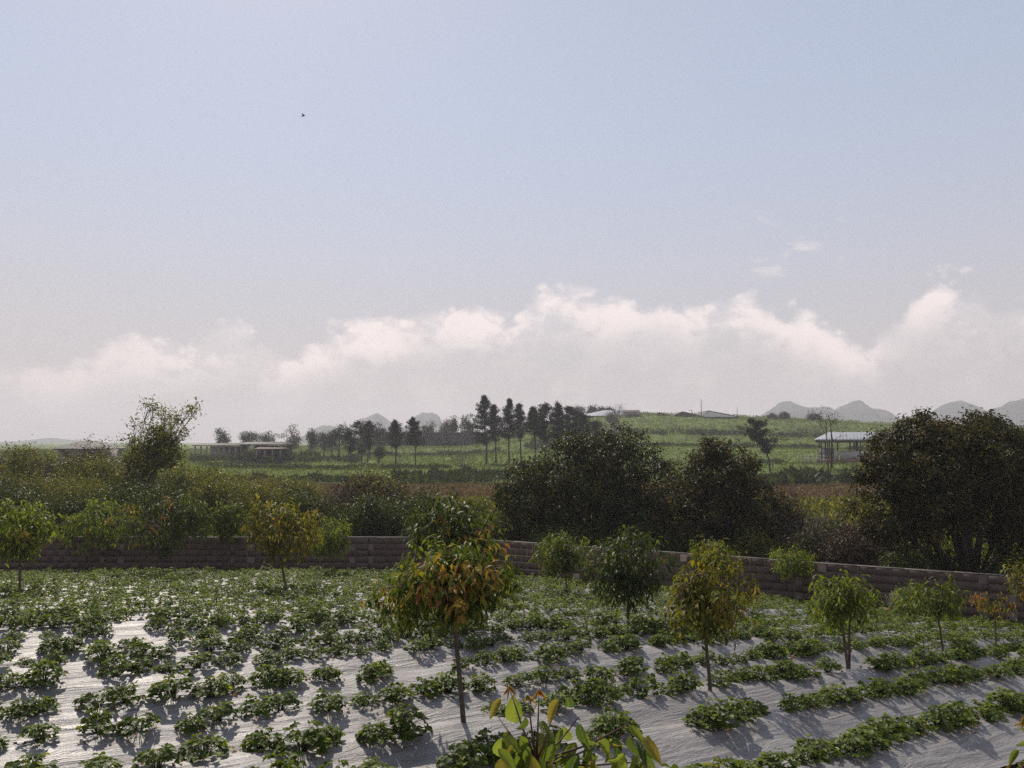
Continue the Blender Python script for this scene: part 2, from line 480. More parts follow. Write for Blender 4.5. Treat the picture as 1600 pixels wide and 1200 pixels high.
def soilmat():
    m, t, out = material('field_soil')
    geo = t.new('ShaderNodeNewGeometry')
    n = t.noise(geo.outputs['Position'], 3, 8, .65)
    n2 = t.noise(geo.outputs['Position'], 24, 6, .65)
    c = t.ramp(n, [(.3, (.085, .055, .036)), (.55, (.14, .095, .062)), (.75, (.10, .09, .045))])
    t.l.new(principled(t, c, .95, 0, .2, bump(t, n2, 1.0, .05)), out.inputs[0])
    return m
M['soil'] = soilmat()

def landmat():
    m, t, out = material('hill_pasture')
    geo = t.new('ShaderNodeNewGeometry')
    pos = geo.outputs['Position']
    sp = t.new('ShaderNodeSeparateXYZ'); t.l.new(pos, sp.inputs[0])
    Y = t.m('ADD', sp.outputs[1], t.m('MULTIPLY', t.m('SUBTRACT', t.noise(pos, .05, 4), .5), 26.0))
    n = t.noise(pos, .35, 8, .7)
    n3 = t.noise(t.mapping(pos, scale=(.03, .16, 1)), 1.0, 5, .6)
    n2 = t.noise(pos, 1.8, 6, .7)
    green = t.ramp(n, [(.28, (.068, .098, .018)), (.5, (.110, .160, .026)), (.72, (.17, .21, .040))])
    green = t.mix(t.smooth(n3, .48, .66, 0, .55), green, (.065, .072, .034))
    green = t.mix(t.smooth(n3, .32, .44, .45, 0), green, (.15, .16, .06))
    brown = t.ramp(n, [(.3, (.075, .065, .028)), (.5, (.155, .100, .048)), (.7, (.19, .12, .06))])
    f = t.smooth(Y, 76, 84)
    c = t.mix(f, brown, green)
    near = t.smooth(Y, 56, 64)
    c = t.mix(near, (.060, .062, .026), c)
    t.l.new(principled(t, c, .95, 0, .15, bump(t, t.m('ADD', n2, n), 1.0, .5)), out.inputs[0])
    return m
M['land'] = landmat()

def rockmat():
    m, t, out = material('karst_forest_rock')
    geo = t.new('ShaderNodeNewGeometry')
    n = t.noise(geo.outputs['Position'], .03, 8, .65)
    c = t.ramp(n, [(.35, (.035, .05, .03)), (.6, (.06, .075, .045)), (.75, (.16, .15, .14))])
    t.l.new(principled(t, c, .95, 0, .1, bump(t, n, 1.0, 6)), out.inputs[0])
    return m
M['rock'] = rockmat()

# ------------------------------------------------------------------ land
def grid(xs, ys, f):
    X, Y = np.meshgrid(xs, ys)
    Z = f(X, Y)
    V = np.stack([X, Y, Z], -1).reshape(-1, 3)
    nx, ny = len(xs), len(ys)
    i = np.arange(ny - 1)[:, None] * nx + np.arange(nx - 1)[None]
    i = i.ravel()
    Q = np.stack([i, i + 1, i + nx + 1, i + nx], 1)
    return V, Q

def sym(a, b, n, p):
    u = np.linspace(-1, 1, n); return np.sign(u) * (np.abs(u) ** p) * b + a
xs = sym(0, 1450, 340, 2.4)
ys = np.unique(np.concatenate([np.linspace(-90, 26, 24), np.linspace(26, 90, 90), np.linspace(90, 300, 170), np.linspace(300, 1850, 60)]))
V, Q = grid(xs, ys, F)
o = link('hill_ground', new_mesh('hill_ground', V, Q, M['land'], True)); tag(o, kind='structure')

V, Q = grid(np.arange(-27, 27.01, .3), np.arange(-6, 30.4, .3), lambda X, Y: H(X, Y) + .012 * wob(X, Y, 4) - .09)
o = link('field_soil', new_mesh('field_soil', V, Q, M['soil'], True)); tag(o, kind='structure')

# wall lines
WL0, WC, WR1 = np.array([-19.2, 28.9]), np.array([-2.2, 28.9]), np.array([15.6, 20.05])
wr_dir = (WR1 - WC) / np.linalg.norm(WR1 - WC)
wr_n = np.array([wr_dir[1], -wr_dir[0]])          # points to the camera side
if wr_n[1] > 0: wr_n = -wr_n
def inside(X, Y, extra=0.0):
    """strawberries grow here"""
    a = (28.9 - Y) > 0.75 + extra
    s = (X - WC[0]) * wr_dir[0] + (Y - WC[1]) * wr_dir[1]
    d = (X - WC[0]) * wr_n[0] + (Y - WC[1]) * wr_n[1]
    b = d > (0.7 + extra + 2.0 * np.clip((s - 11) / 7, 0, 1))
    return a & b & (Y > 2.2)

ux, uy = math.cos(ROW), math.sin(ROW)
vx, vy = -uy, ux
def uv2xy(u, v): return u * ux + v * vx, u * uy + v * vy
V0, DV = 5.05, 1.13
def rowshift(u, k): return .10 * np.sin(u * .22 + k * 1.7) + .05 * np.sin(u * .6 + k * 2.9)
def bedprofile(s):                                  # s = -0.6..0.6 across the bed
    return .20 * (np.cos(np.clip(s / .565, -1, 1) * math.pi) * .5 + .5) ** .75 - .035
def filmz(u, v, k):
    X, Y = uv2xy(u, v)
    s = v - (V0 + DV * k + rowshift(u, k))
    z = H(X, Y) + bedprofile(s)
    z = z + .011 * wob(u * .35, v * 5 + k * 3, 2.4) + .008 * wob(u, v * 9, 3.0) + .010 * wob(u * 2.3, v * 2.3, 1.7)
    return z
rows = []
for k in range(-5, 26):
    du = .09 if k < 6 else .2
    us = np.arange(-26, 34, du)
    Xc, Yc_ = uv2xy(us, V0 + DV * k)
    ok = inside(Xc, Yc_) & (np.abs(Xc) < .80 * Yc_ + 4.5)
    if ok.sum() < 10: continue
    us = us[np.argmax(ok): len(ok) - np.argmax(ok[::-1])]
    us = us[inside(*uv2xy(us, V0 + DV * k))]
    nv = 27 if k < 6 else 13
    sv = np.linspace(-.5645, .5645, nv)
    U, S = np.meshgrid(us, sv, indexing='ij')
    Vv = V0 + DV * k + rowshift(U, k) + S
    X, Y = uv2xy(U, Vv); Z = filmz(U, Vv, k)
    VV = np.stack([X, Y, Z], -1).reshape(-1, 3)
    n0, n1 = len(us), nv
    i = (np.arange(n0 - 1)[:, None] * n1 + np.arange(n1 - 1)[None]).ravel()
    QQ = np.stack([i, i + n1, i + n1 + 1, i + 1], 1)
    o = link('plastic_mulch', new_mesh('plastic_mulch', VV, QQ, M['film'], True)); tag(o, kind='structure')
    rows.append((k, us[0], us[-1]))

# ------------------------------------------------------------------ strawberry plants
def straw_variant(seed, nl, detail):
    g = np.random.default_rng(seed)
    MBp = MB(); Ps, Ds, Ns, Ls, Ws = [], [], [], [], []
    dry = []
    for i in range(nl):
        a = g.uniform(0, 2 * math.pi); rr = .19 * math.sqrt(g.uniform(.02, 1)); 
        zt = .20 * (1 - (rr / .215) ** 2) * g.uniform(.35, 1.1) + .025
        out = np.array([math.cos(a), math.sin(a), 0])
        tip = out * rr + np.array([0, 0, zt])
        if detail:
            MBp.tube([out * .02, out * rr * .45 + np.array([0, 0, zt * .75]), tip], [.0035, .003, .0025], 3)
        up = nrm(out * g.uniform(.1, .9) + np.array([0, 0, 1.0]) + g.normal(0, .25, 3))
        for da in (-1.25, 0, 1.25):
            d = np.array([math.cos(a + da), math.sin(a + da), g.uniform(-.35, .15)])
            Ps.append(tip); Ds.append(d); Ns.append(up + g.normal(0, .15, 3)); Ls.append(g.uniform(.042, .072) * (1.1 if da == 0 else .95)); Ws.append(Ls[-1] * g.uniform(.75, .95))
    A = [np.array(x) for x in (Ps, Ds, Ns, Ls, Ws)]
    lv = leaf_mesh(*A, quality=2 if detail else 0, fold=.2, droop=.15)
    n = 9
    a = g.uniform(0, 6.28, n); r_ = g.uniform(.12, .26, n)
    Pd = np.stack([np.cos(a) * r_, np.sin(a) * r_, np.full(n, .015)], 1)
    dl = leaf_mesh(Pd, rdir(n, g) * [1, 1, .3], np.array([0, 0, 1.]) + g.normal(0, .4, (n, 3)), g.uniform(.04, .08, n), g.uniform(.03, .05, n), 1)
    return lv, MBp, dl
near_vars = []
for s in range(7):
    lv, pet, dl = straw_variant(100 + s, 46 + 3 * s, True)
    ml = new_mesh('strawberry_leaves', *lv, M['straw'])
    mp = new_mesh('strawberry_stems', np.vstack(pet.V), np.vstack(pet.T), M['petiole'])
    md = new_mesh('strawberry_dry', *dl, M['straw_dry'])
    near_vars.append((ml, mp, md))
far_vars = [straw_variant(200 + s, 36, False)[0] for s in range(8)]

TRUNKS = [(729, 1160), (692, 998), (1107, 1100), (1327, 1060), (983, 990), (890, 938), (1476, 1032), (1557, 1024), (1152, 972), (449, 932), (523, 908), (276, 906), (38, 938)]
TRUNKS = [G(*p) for p in TRUNKS]
plants = []
for k, u0, u1 in rows:
    u = u0 + .1
    while u < u1:
        X, Y = uv2xy(u, V0 + DV * k)
        far = Y > 13.5
        step = rng.uniform(.29, .38) if (not far and X < .4) else (rng.uniform(.25, .34) if not far else rng.uniform(.29, .38))
        offs = [rng.normal(0, .06)] if not far else [-.17 + rng.normal(0, .07), .17 + rng.normal(0, .07)]
        for of in offs:
            if rng.uniform() < .04: continue
            uu = u + rng.normal(0, .05)
            v = V0 + DV * k + float(rowshift(uu, k)) + of
            x, y = uv2xy(uu, v)
            if not inside(x, y): continue
            if any(abs(x - q.x * (y / q.y)) < (.25 if q.y < 9 else .17) and -.10 < q.y - y < (.62 if q.y < 14 else .4) for q in TRUNKS): continue
            z = float(filmz(uu, v, k))
            pxx = 800 + FPX * x / y
            pyy = 690 - FPX * z / y
            vis = -40 < pxx < 1640 and pyy < 1240
            plants.append((y, x, z - .012, k, vis, float(np.clip(rng.normal(.82 if X < .4 else .80, .13), .55, 1.2))))
        u += step
vis = sorted([p for p in plants if p[4]])
indiv, rest = vis[:298], vis[298:] + [p for p in plants if not p[4]]
ORD = ['first', 'second', 'third', 'fourth', 'fifth', 'sixth', 'seventh', 'eighth', 'ninth', 'tenth', 'eleventh', 'twelfth', 'thirteenth']
ks = sorted({p[3] for p in indiv})
for i, (y, x, z, k, _, s) in enumerate(indiv):
    ml, mp, md = near_vars[int(rng.integers(7))]
    pxx = 800 + FPX * x / y
    side = ['at far left', 'at left', 'left of centre', 'right of centre', 'at right', 'at far right'][int(np.clip(pxx / 267, 0, 5))]
    big = 'large spreading' if s > .92 else ('small' if s < .70 else 'medium leafy')
    root = empty('strawberry_plant', (x, y, z), f'{big} strawberry plant {side}, in planted row {ORD[ks.index(k)]} from the bottom right corner', 'strawberry plant',
                 'strawberry plants on the silver plastic beds', rng.uniform(0, 6.28))
    root.scale = (s, s, s * rng.uniform(.85, 1.15))
    link('leaves', ml, root); link('stems', mp, root); link('dry_leaves', md, root)
fruit = MB()
for (px, py) in ((645, 1096), (660, 1100), (1384, 1073)):
    g_ = G(px, py)
def merge_far(lst, name, kindlabel):
    VV, TT, n = [], [], 0
    for (y, x, z, k, _, s) in lst:
        v, t_ = far_vars[int(rng.integers(8))]
        a = rng.uniform(0, 6.28); c_, s_ = math.cos(a), math.sin(a)
        q = v * s; q = np.stack([q[:, 0] * c_ - q[:, 1] * s_, q[:, 0] * s_ + q[:, 1] * c_, q[:, 2]], 1) + [x, y, z]
        VV.append(q); TT.append(t_ + n); n += len(q)
    o = link(name, new_mesh(name, np.vstack(VV), np.vstack(TT), M['straw'])); tag(o, kindlabel, 'strawberry plants', kind='stuff')
merge_far(rest, 'distant_strawberry_plants', 'dense far rows of strawberry plants running up to the block wall')

# ripe berries lying on the film beside the near row
berry_me = None
def berry():
    g = []; m = MB()
    prof = [(0, .0), (.008, .003), (.012, .010), (.010, .02), (.004, .026)]
    th = np.linspace(0, 2 * math.pi, 7)[:-1]
    V = [(r_ * math.cos(t), r_ * math.sin(t), z) for r_, z in prof for t in th]
    T = []
    for i in range(len(prof) - 1):
        for j in range(6):
            p, q = i * 6 + j, i * 6 + (j + 1) % 6
            T += [(p, q, q + 6), (p, q + 6, p + 6)]
    return new_mesh('strawberry_fruit', V, T, M['fruit'], True)
bm = berry()
for n_, (px, py, lab) in enumerate(((646, 1098, 'ripe red strawberry lying on the plastic left of the tall slender trunk'), (1383, 1072, 'ripe red strawberry on the plastic right of the fork-trunked sapling'))):
    g_ = G(px, py - 8); uu = g_.x * ux + g_.y * uy; vv = g_.x * vx + g_.y * vy
    kk = round((vv - V0) / DV)
    o = link('strawberry_fruit', bm, None, (g_.x, g_.y, float(filmz(uu, vv, kk)) + .004)); o.rotation_euler = (1.3, .3, n_ * 1.3)
    o.scale = (1.3, 1.3, 1.3)
    tag(o, lab, 'strawberry')

# ------------------------------------------------------------------ block wall
block_meshes = []
for s in range(5):
    b = MB(); b.box((0, 0, 0), (.402 - .004 * rng.uniform(), .18, .203 - .004 * rng.uniform()))
    V = np.vstack(b.V); V = V + rng.normal(0, .0025, V.shape)
    block_meshes.append(new_mesh('block', V, np.vstack(b.T), M['block']))
def wall(A, B, zA, zB, label, pil, ncourse=6):
    L = float(np.linalg.norm(B - A)); d = (B - A) / L; ang = math.atan2(d[1], d[0])
    root = empty('block_wall', (A[0], A[1], zA - 1.37), label, 'wall', 'wall round the strawberry field', ang)
    slope = (zB - zA) / L
    nb = int(L / .42)
    core = MB(); core.quad((0, 0, 0), (0, 0, 0), (0, 0, 0), (0, 0, 0))
    V = [(x, yy, zz + slope * x) for x in (0, nb * .42) for yy in (-.076, .076) for zz in (-.75, 1.335)]
    core = MB(); core.add(V, [(0, 1, 5), (0, 5, 4), (2, 6, 7), (2, 7, 3), (0, 2, 3), (0, 3, 1), (4, 5, 7), (4, 7, 6), (1, 3, 7), (1, 7, 5)])
    core.build('mortar', M['mortar'], root)
    for c in range(ncourse):
        for i in range(nb):
            x = (i + (.5 if c % 2 == 0 else .98)) * .42
            if x > nb * .42 - .1: continue
            if any(abs(x - p) < .32 for p in pil): continue
            o = link('block', block_meshes[int(rng.integers(5))], root, (x, float(np.clip(rng.normal(0, .003), -.006, .006)), .02 + (c + .5) * .219 + slope * x))
            o.rotation_euler = (0, -math.atan(slope), rng.normal(0, .006))
    for p in pil:
        m_ = MB()
        for c in range(-3, ncourse):
            m_.box((p, 0, .02 + (c + .5) * .219 + slope * p), (.42, .26, .206))
        m_.box((p, 0, .3 + slope * p), (.40, .24, 1.9))
        m_.build('pilaster', M['block'], root)
    cop = MB(); xs_ = np.arange(0, nb * .42 + .01, 1.2)
    for a_, b_ in zip(xs_[:-1], xs_[1:]):
        dz = rng.normal(0, .004)
        V = [(x, yy, zz + slope * x + dz) for x in (a_ + .004, b_ - .004) for yy in (-.094, .094) for zz in (1.336, 1.350)]
        m_ = MB(); m_.add(V, [(0, 1, 5), (0, 5, 4), (2, 6, 7), (2, 7, 3), (0, 2, 3), (0, 3, 1), (4, 5, 7), (4, 7, 6), (1, 3, 7), (1, 7, 5), (0, 4, 6), (0, 6, 2)])
        m_.build('coping', M['coping'], root)
    return root
wall(WL0, WC, -3.36, -3.36, 'brown concrete block wall running straight behind the left half of the field', [.5, 5.0, 9.6, 13.9])
wall(WC + wr_dir * .12, WR1, -3.36, -3.50, 'brown concrete block wall slanting nearer along the right side of the field', [.35, 4.4, 8.6, 11.95, 16.6])

# ------------------------------------------------------------------ saplings in the field
unit_leaves = {}
def unit_leaf(matkey):
    if matkey not in unit_leaves:
        L = []
        for s in range(5):
            g = np.random.default_rng(s + 50)
            # a real little leaf: 5 cross sections x 3 points, folded along the midrib, arched
            ts = np.linspace(0, 1, 6); wd = np.array([.0, .75, 1.0, .85, .45, .0]) * .17 * g.uniform(.85, 1.15)
            arch = g.uniform(.1, .3); fold = g.uniform(.1, .5)
            V = []
            for t_, w_ in zip(ts, wd):
                z = -arch * t_ * t_ ; wv = .02 * math.sin(t_ * 9 + s)
                V += [(-w_, t_, z + fold * w_ + wv), (0, t_, z), (w_, t_, z + fold * w_ - wv)]
            T = []
            for i in range(5):
                a = i * 3
                T += [(a, a + 1, a + 4), (a, a + 4, a + 3), (a + 1, a + 2, a + 5), (a + 1, a + 5, a + 4)]
            L.append(new_mesh('leaf', V, T, M[matkey], True))
        unit_leaves[matkey] = L
    return unit_leaves[matkey]

def basis(D, N):
    D = Vector(D).normalized(); N = Vector(N); S = D.cross(N)
    if S.length < 1e-4: S = D.cross(Vector((1, 0, 0)))
    S.normalize(); N = S.cross(D)
    m = Matrix.Identity(4)
    m.col[0][:3] = S; m.col[1][:3] = D; m.col[2][:3] = N
    return m

def sapling(label, base, box, leafkey='sap_green', single=None, nclump=60, per=13, leafL=.13, young=.0, n_single=0,
            trunkr=.022, fork=False, seed=1, name='sapling', group='young fruit trees standing among the strawberry rows', lobes=None, base_pt=None, lean=None, props=None):
    """base: pixel of the trunk foot; box: crown extents in photo pixels (x0, y0, x1, y1)"""
    g = np.random.default_rng(seed)
    nclump = int(nclump * 1.6); leafL *= .84; per = int(per * 1.25)
    B = base_pt if base_pt is not None else G(*base)
    Y = B.y
    if Y > 13: nclump = int(nclump * 1.5); leafL *= 1.12
    if Y > 20: nclump = int(nclump * 1.3)
    x0, y0, x1, y1 = box
    c = P((x0 + x1) / 2, (y0 + y1) / 2, Y) - B
    rx = (x1 - x0) / 2 / FPX * Y; rz = (y1 - y0) / 2 / FPX * Y
    ry = rx * .9
    root = empty(name, B - Vector((0, 0, .03)), label, 'young tree', group)
    C = np.array(c)
    mb = MB()
    foot = np.array([0, 0, -.1])
    neck = C * [1, 1, 0] * .75 + np.array([0, 0, max(C[2] - rz * .75, .08)])
    topp = C + np.array([0, 0, rz * .55])
    wobb = lambda p, s: p + g.normal(0, s, 3) * [1, 1, .3]
    tr = [foot, wobb(foot * .6 + neck * .4, .02 * rz), neck, wobb(C * .6 + neck * .4, .04 * rz), C, topp]
    tr = np.array([np.array(p) for p in tr])
    rad = np.array([1.25, 1.0, .85, .6, .4, .15]) * trunkr
    mb.tube(tr, rad, 7)
    mb.build('trunk', M['bark'], root, smooth=True)
    if fork:
        m2 = MB(); q = np.array([foot + [0.0, 0, .15], wobb((foot + neck) / 2, .01) + [.05, 0, .05], neck + [.10, 0, 0], C + [rx * .35, 0, 0], C + [rx * .5, 0, rz * .5]])
        m2.tube(q, np.array([.8, .8, .65, .4, .15]) * trunkr, 6); m2.build('trunk', M['bark'], root, smooth=True)
    # irregular crown
    nb = 10 if nclump > 30 else 6
    bd = rdir(nb, g); bd[:, 2] = np.abs(bd[:, 2]) * .8 - .15; bd = nrm(bd)
    ends = []
    for i in range(nb):
        st = tr[2] + (tr[4] - tr[2]) * g.uniform(0, 1)
        en = C + bd[i] * [rx, ry, rz] * g.uniform(.55, .9)
        mid = (st + en) / 2 + np.array([0, 0, .1 * rz]) + g.normal(0, .05 * rx, 3)
        br = MB(); br.tube([st, mid, en], np.array([.38, .26, .1]) * trunkr, 4)
        br.build('branch', M['bark'], root)
        ends.append(np.array([st, mid, en]))
    d = rdir(nclump, g)
    lumps = rdir(7, g); amp = (np.maximum(0, d @ lumps.T - .55) ** 1.0).sum(1)
    r_ = (g.uniform(0, 1, nclump) ** .38) * (.70 + .95 * amp)
    r_ = np.minimum(r_, 1.03)
    cp = C + d * r_[:, None] * [rx, ry, rz * .9] + [0, 0, .35 * leafL]
    tw = MB(); Pn, D, N, yng = [], [], [], []
    ycl = set()
    pd = rdir(4, g); pd[:, 2] = np.abs(pd[:, 2]) * .4; score = (d @ nrm(pd).T).max(1) + r_ * .6 + g.normal(0, .30, nclump) - .5 * np.maximum(d[:, 2] - .6, 0) - .55 * d[:, 1] - .5 * np.maximum(-d[:, 2] - .2, 0)       # young shoots sit at the outside
    for j in np.argsort(-score)[: int(young * nclump)]: ycl.add(int(j))
    for j in range(nclump):
        best = min(ends, key=lambda e: np.linalg.norm(e[1] * .5 + e[2] * .5 - cp[j]))
        st = best[1] * .45 + best[2] * .55
        tw.tube([st, (st + cp[j]) / 2 + [0, 0, .03], cp[j]], [trunkr * .14, trunkr * .11, trunkr * .07], 3)
        out = nrm(cp[j] - C + np.array([0, 0, .2 * rz]))
        for q in range(per):
            s_ = g.uniform(-.9, .35) * leafL * 1.3
            az_ = g.uniform(0, 6.28)
            dd = np.array([math.cos(az_), math.sin(az_), 0]) * .75 + out * .45 + np.array([0, 0, -g.uniform(.35, 1.7)])
            Pn.append(cp[j] + out * s_ + g.normal(0, leafL * .45, 3)); D.append(dd)
            N.append(np.array([0, 0, 1.0]) + g.normal(0, .45, 3) + out * .4); yng.append(j in ycl)
    tw.build('twigs', M['twig'], root)
    Pn, D, N, yng = np.array(Pn), nrm(np.array(D)), np.array(N), np.array(yng)
    Ls = leafL * g.uniform(.65, 1.15, len(Pn))
    order = np.argsort(Pn[:, 1] + g.normal(0, .2 * ry, len(Pn)))        # nearest leaves are parts of their own
    isn = np.zeros(len(Pn), bool)
    isn[order[:n_single]] = True
    for j in np.where(isn)[0]:
        key = 'young1' if yng[j] else single
        me = unit_leaf(key)[int(g.integers(5))]
        o = bpy.data.objects.new('young_leaf' if yng[j] else 'leaf', me); col.objects.link(o); o.parent = root
        o.matrix_local = Matrix.Translation(Pn[j]) @ basis(D[j], N[j]) @ Matrix.Scale(float(Ls[j]), 4)
    for flag, key, nm in ((False, leafkey, 'foliage'), (True, 'young', 'young_foliage')):
        k = (~isn) & (yng == flag)
        if k.sum() == 0: continue
        v, t_ = leaf_mesh(Pn[k], D[k], N[k], Ls[k], Ls[k] * g.uniform(.26, .38, k.sum()), 1)
        o = link(nm, new_mesh(nm, v, t_, M[key]), root)
        if nm == 'foliage' and n_single: o['kind'] = 'stuff'
    return root

GS = 'young fruit trees standing among the strawberry rows'
sapling('broad young tree full of orange and yellow leaves on a tall straight trunk, lower middle', (729, 1160), (588, 824, 822, 992), 'sap_green', 'sap1', 125, 15, .125, .17, 300, .023, seed=11)
sapling('green-topped young tree rising right behind the orange-leaved one', (692, 998), (642, 768, 784, 900), 'sap_dark', None, 70, 13, .15, .03, 0, .03, seed=12)
sapling('olive-yellow young tree with narrow trunk right of the middle, near the camera', (1107, 1100), (1030, 850, 1170, 1008), 'sap_olive', 'olive1', 80, 13, .115, .03, 280, .022, seed=13)
sapling('bright lime-green young tree with a forked trunk at right', (1327, 1060), (1258, 888, 1366, 985), 'sap_lime', 'lime1', 62, 13, .12, .0, 200, .022, True, seed=14)
sapling('dark green round young tree between the orange tree and the olive-yellow tree', (983, 990), (912, 832, 1050, 946), 'sap_dark', None, 75, 13, .15, .0, 0, .03, seed=15)
sapling('open green young tree standing in front of the dark twin evergreen', (890, 938), (836, 824, 926, 906), 'sap_green', None, 46, 12, .16, 0, 0, .024, seed=16)
sapling('small green young tree before the right wall, beside the small orange-tipped sapling', (1476, 1032), (1412, 898, 1512, 968), 'sap_green', None, 34, 11, .12, .0, 0, .018, seed=17)
sapling('thin small sapling with a few orange leaves in front of the right wall', (1557, 1024), (1520, 922, 1588, 962), 'sap_olive', None, 11, 9, .11, .45, 0, .014, seed=18)
sapling('leafy green sapling poking up at the top edge of the right wall', (1243, 935), (1203, 850, 1274, 905), 'sap_lime', None, 34, 12, .13, .0, 0, .02, seed=19)
sapling('slender sapling standing half behind the olive-yellow tree', (1152, 972), (1078, 838, 1150, 905), 'sap_green', None, 34, 12, .14, 0, 0, .018, seed=20)
sapling('spreading yellow-green young tree with a curved trunk in front of the left wall', (449, 932), (368, 768, 502, 880), 'sap_olive', None, 72, 13, .17, .03, 0, .03, seed=21)
sapling('small yellow-green young tree on twin stems near the bare end of the left wall', (523, 908), (478, 808, 552, 872), 'sap_lime', None, 40, 12, .17, .03, 0, .026, True, seed=22)
sapling('dark round young tree with a red tuft on top before the left wall', (276, 906), (194, 760, 336, 866), 'sap_dark', None, 78, 13, .18, .03, 0, .034, seed=23)
sapling('dark young tree between the red-tufted tree and the yellow-green tree', (358, 886), (328, 782, 384, 850), 'sap_green', None, 52, 12, .18, .0, 0, .026, seed=24)
sapling('wide low young tree with olive crown near the left end of the wall', (122, 888), (78, 782, 222, 858), 'sap_lime', None, 60, 12, .18, .03, 0, .03, seed=25)
sapling('leafy yellow-green young tree at the left edge of the picture', (38, 938), (-30, 782, 88, 884), 'sap_lime', None, 70, 13, .17, .02, 0, .03, seed=26)
sapling('dark-leaved young tree against the wall between the two tree rows at right', (1418, 972), (1388, 915, 1450, 962), 'sap_lime', None, 24, 11, .13, 0, 0, .016, seed=27)
sapling('young tree cut by the right edge of the picture, in front of the wall', (1608, 1000), (1568, 880, 1650, 935), 'sap_olive', None, 26, 12, .13, .1, 0, .02, seed=28)

# near plant at the bottom edge: big leaves, orange shoot tips
def big_leaf_mesh(seed, key, wide=1.0):
    g = np.random.default_rng(seed)
    nt, nw = 13, 7
    arch = g.uniform(.15, .6); fold = g.uniform(.15, .75); V = []
    for i in range(nt):
        t_ = i / (nt - 1)
        w_ = .19 * wide * (math.sin(math.pi * min(1, t_ ** .8)) ** .75) * (1 - .25 * t_) + .002
        for j in range(nw):
            s_ = (j / (nw - 1)) * 2 - 1
            z = -arch * t_ ** 2 + fold * abs(s_) * w_ * 1.2 + .018 * math.sin(t_ * 46 - abs(s_) * 7) * (1 - abs(s_) * .3) * min(1, 4 * t_) + .015 * math.sin(t_ * 8 + seed) * s_
            V.append((s_ * w_ + .03 * math.sin(t_ * 3 + seed), t_, z))
    T = []
    for i in range(nt - 1):
        for j in range(nw - 1):
            a = i * nw + j
            T += [(a, a + 1, a + nw + 1), (a, a + nw + 1, a + nw)]
    return new_mesh('leaf', V, T, M[key], True)
def veinleaf(name, c0, c1, trans):
    m, t, out = material(name)
    tc = t.new('ShaderNodeTexCoord'); ob = tc.outputs['Object']
    r_ = t.new('ShaderNodeObjectInfo').outputs['Random']
    c = t.mix(r_, c0, c1)
    n = t.noise(ob, 9, 5, .6)
    c = t.mix(t.smooth(n, .5, .72, 0, .5), c, tuple(x * 1.9 for x in c0))
    sp = t.new('ShaderNodeSeparateXYZ'); t.l.new(ob, sp.inputs[0])
    rib = t.smooth(t.m('ABSOLUTE', sp.outputs[0]), .004, .014, .7, 0)
    c = t.mix(rib, c, (.20, .22, .08))
    pb = principled(t, c, .34, 0, .45, bump(t, n, .5, .03))
    tr = t.new('ShaderNodeBsdfTranslucent'); t.l.new(c, tr.inputs[0])
    ms = t.new('ShaderNodeMixShader'); ms.inputs[0].default_value = trans
    t.l.new(pb, ms.inputs[1]); t.l.new(tr.outputs[0], ms.inputs[2]); t.l.new(ms.outputs[0], out.inputs[0])
    return m
M['bigleaf'] = veinleaf('broad_green_leaf', (.050, .085, .012), (.23, .27, .026), .60)
M['bigleaf_y'] = veinleaf('broad_yellow_leaf', (.16, .18, .02), (.30, .23, .03), .5)
bigL = [big_leaf_mesh(s, 'bigleaf') for s in range(6)]
bigY = [big_leaf_mesh(s + 20, 'bigleaf_y') for s in range(3)]
tipL = [big_leaf_mesh(s + 40, 'young1', .45) for s in range(3)]

def near_plant(label, B, stems, leaves, tips, name='young_tree_top', group=None):
    root = empty(name, B, label, 'young tree', group)
    for pts, r0 in stems:
        q = np.array([np.array(p) - np.array(B) for p in pts])
        m_ = MB(); m_.tube(q, np.linspace(r0, r0 * .35, len(q)), 7); m_.build('stem', M['twig_red'], root, smooth=True)
    for (pt, d, n, L, me) in leaves:
        q = Vector(pt) - Vector(B)
        o = link('young_leaf' if me.materials[0] == M['young1'] else 'leaf', me, root)
        o.matrix_local = Matrix.Translation(q) @ basis(d, n) @ Matrix.Scale(L, 4)
    return root
g = np.random.default_rng(5)
YN = 3.0
B = Vector((.14, YN, float(H(.14, YN))))
def PN(x, y, dy=0): return P(x, y, YN + dy)
stems = []
hub = PN(838, 1190)
stems.append(([tuple(B - Vector((0, 0, .1))), tuple(PN(850, 1420)), tuple(PN(842, 1290)), tuple(hub)], .012))
shoots = [((842, 1090), 0), ((797, 1078), .1), ((826, 1098), -.05), ((905, 1120), .12), ((948, 1160), .05), ((985, 1130), .1), ((800, 1150), -.1), ((1000, 1190), 0.2), ((880, 1180), -.15), ((860, 1128), .0), ((778, 1120), .12)]
for (x, y), dy in shoots:
    e = PN(x, y, dy); mid = (hub + e) / 2 + Vector((0, 0, -.015))
    stems.append(([tuple(hub), tuple(mid), tuple(e)], .0055))
leaves = []
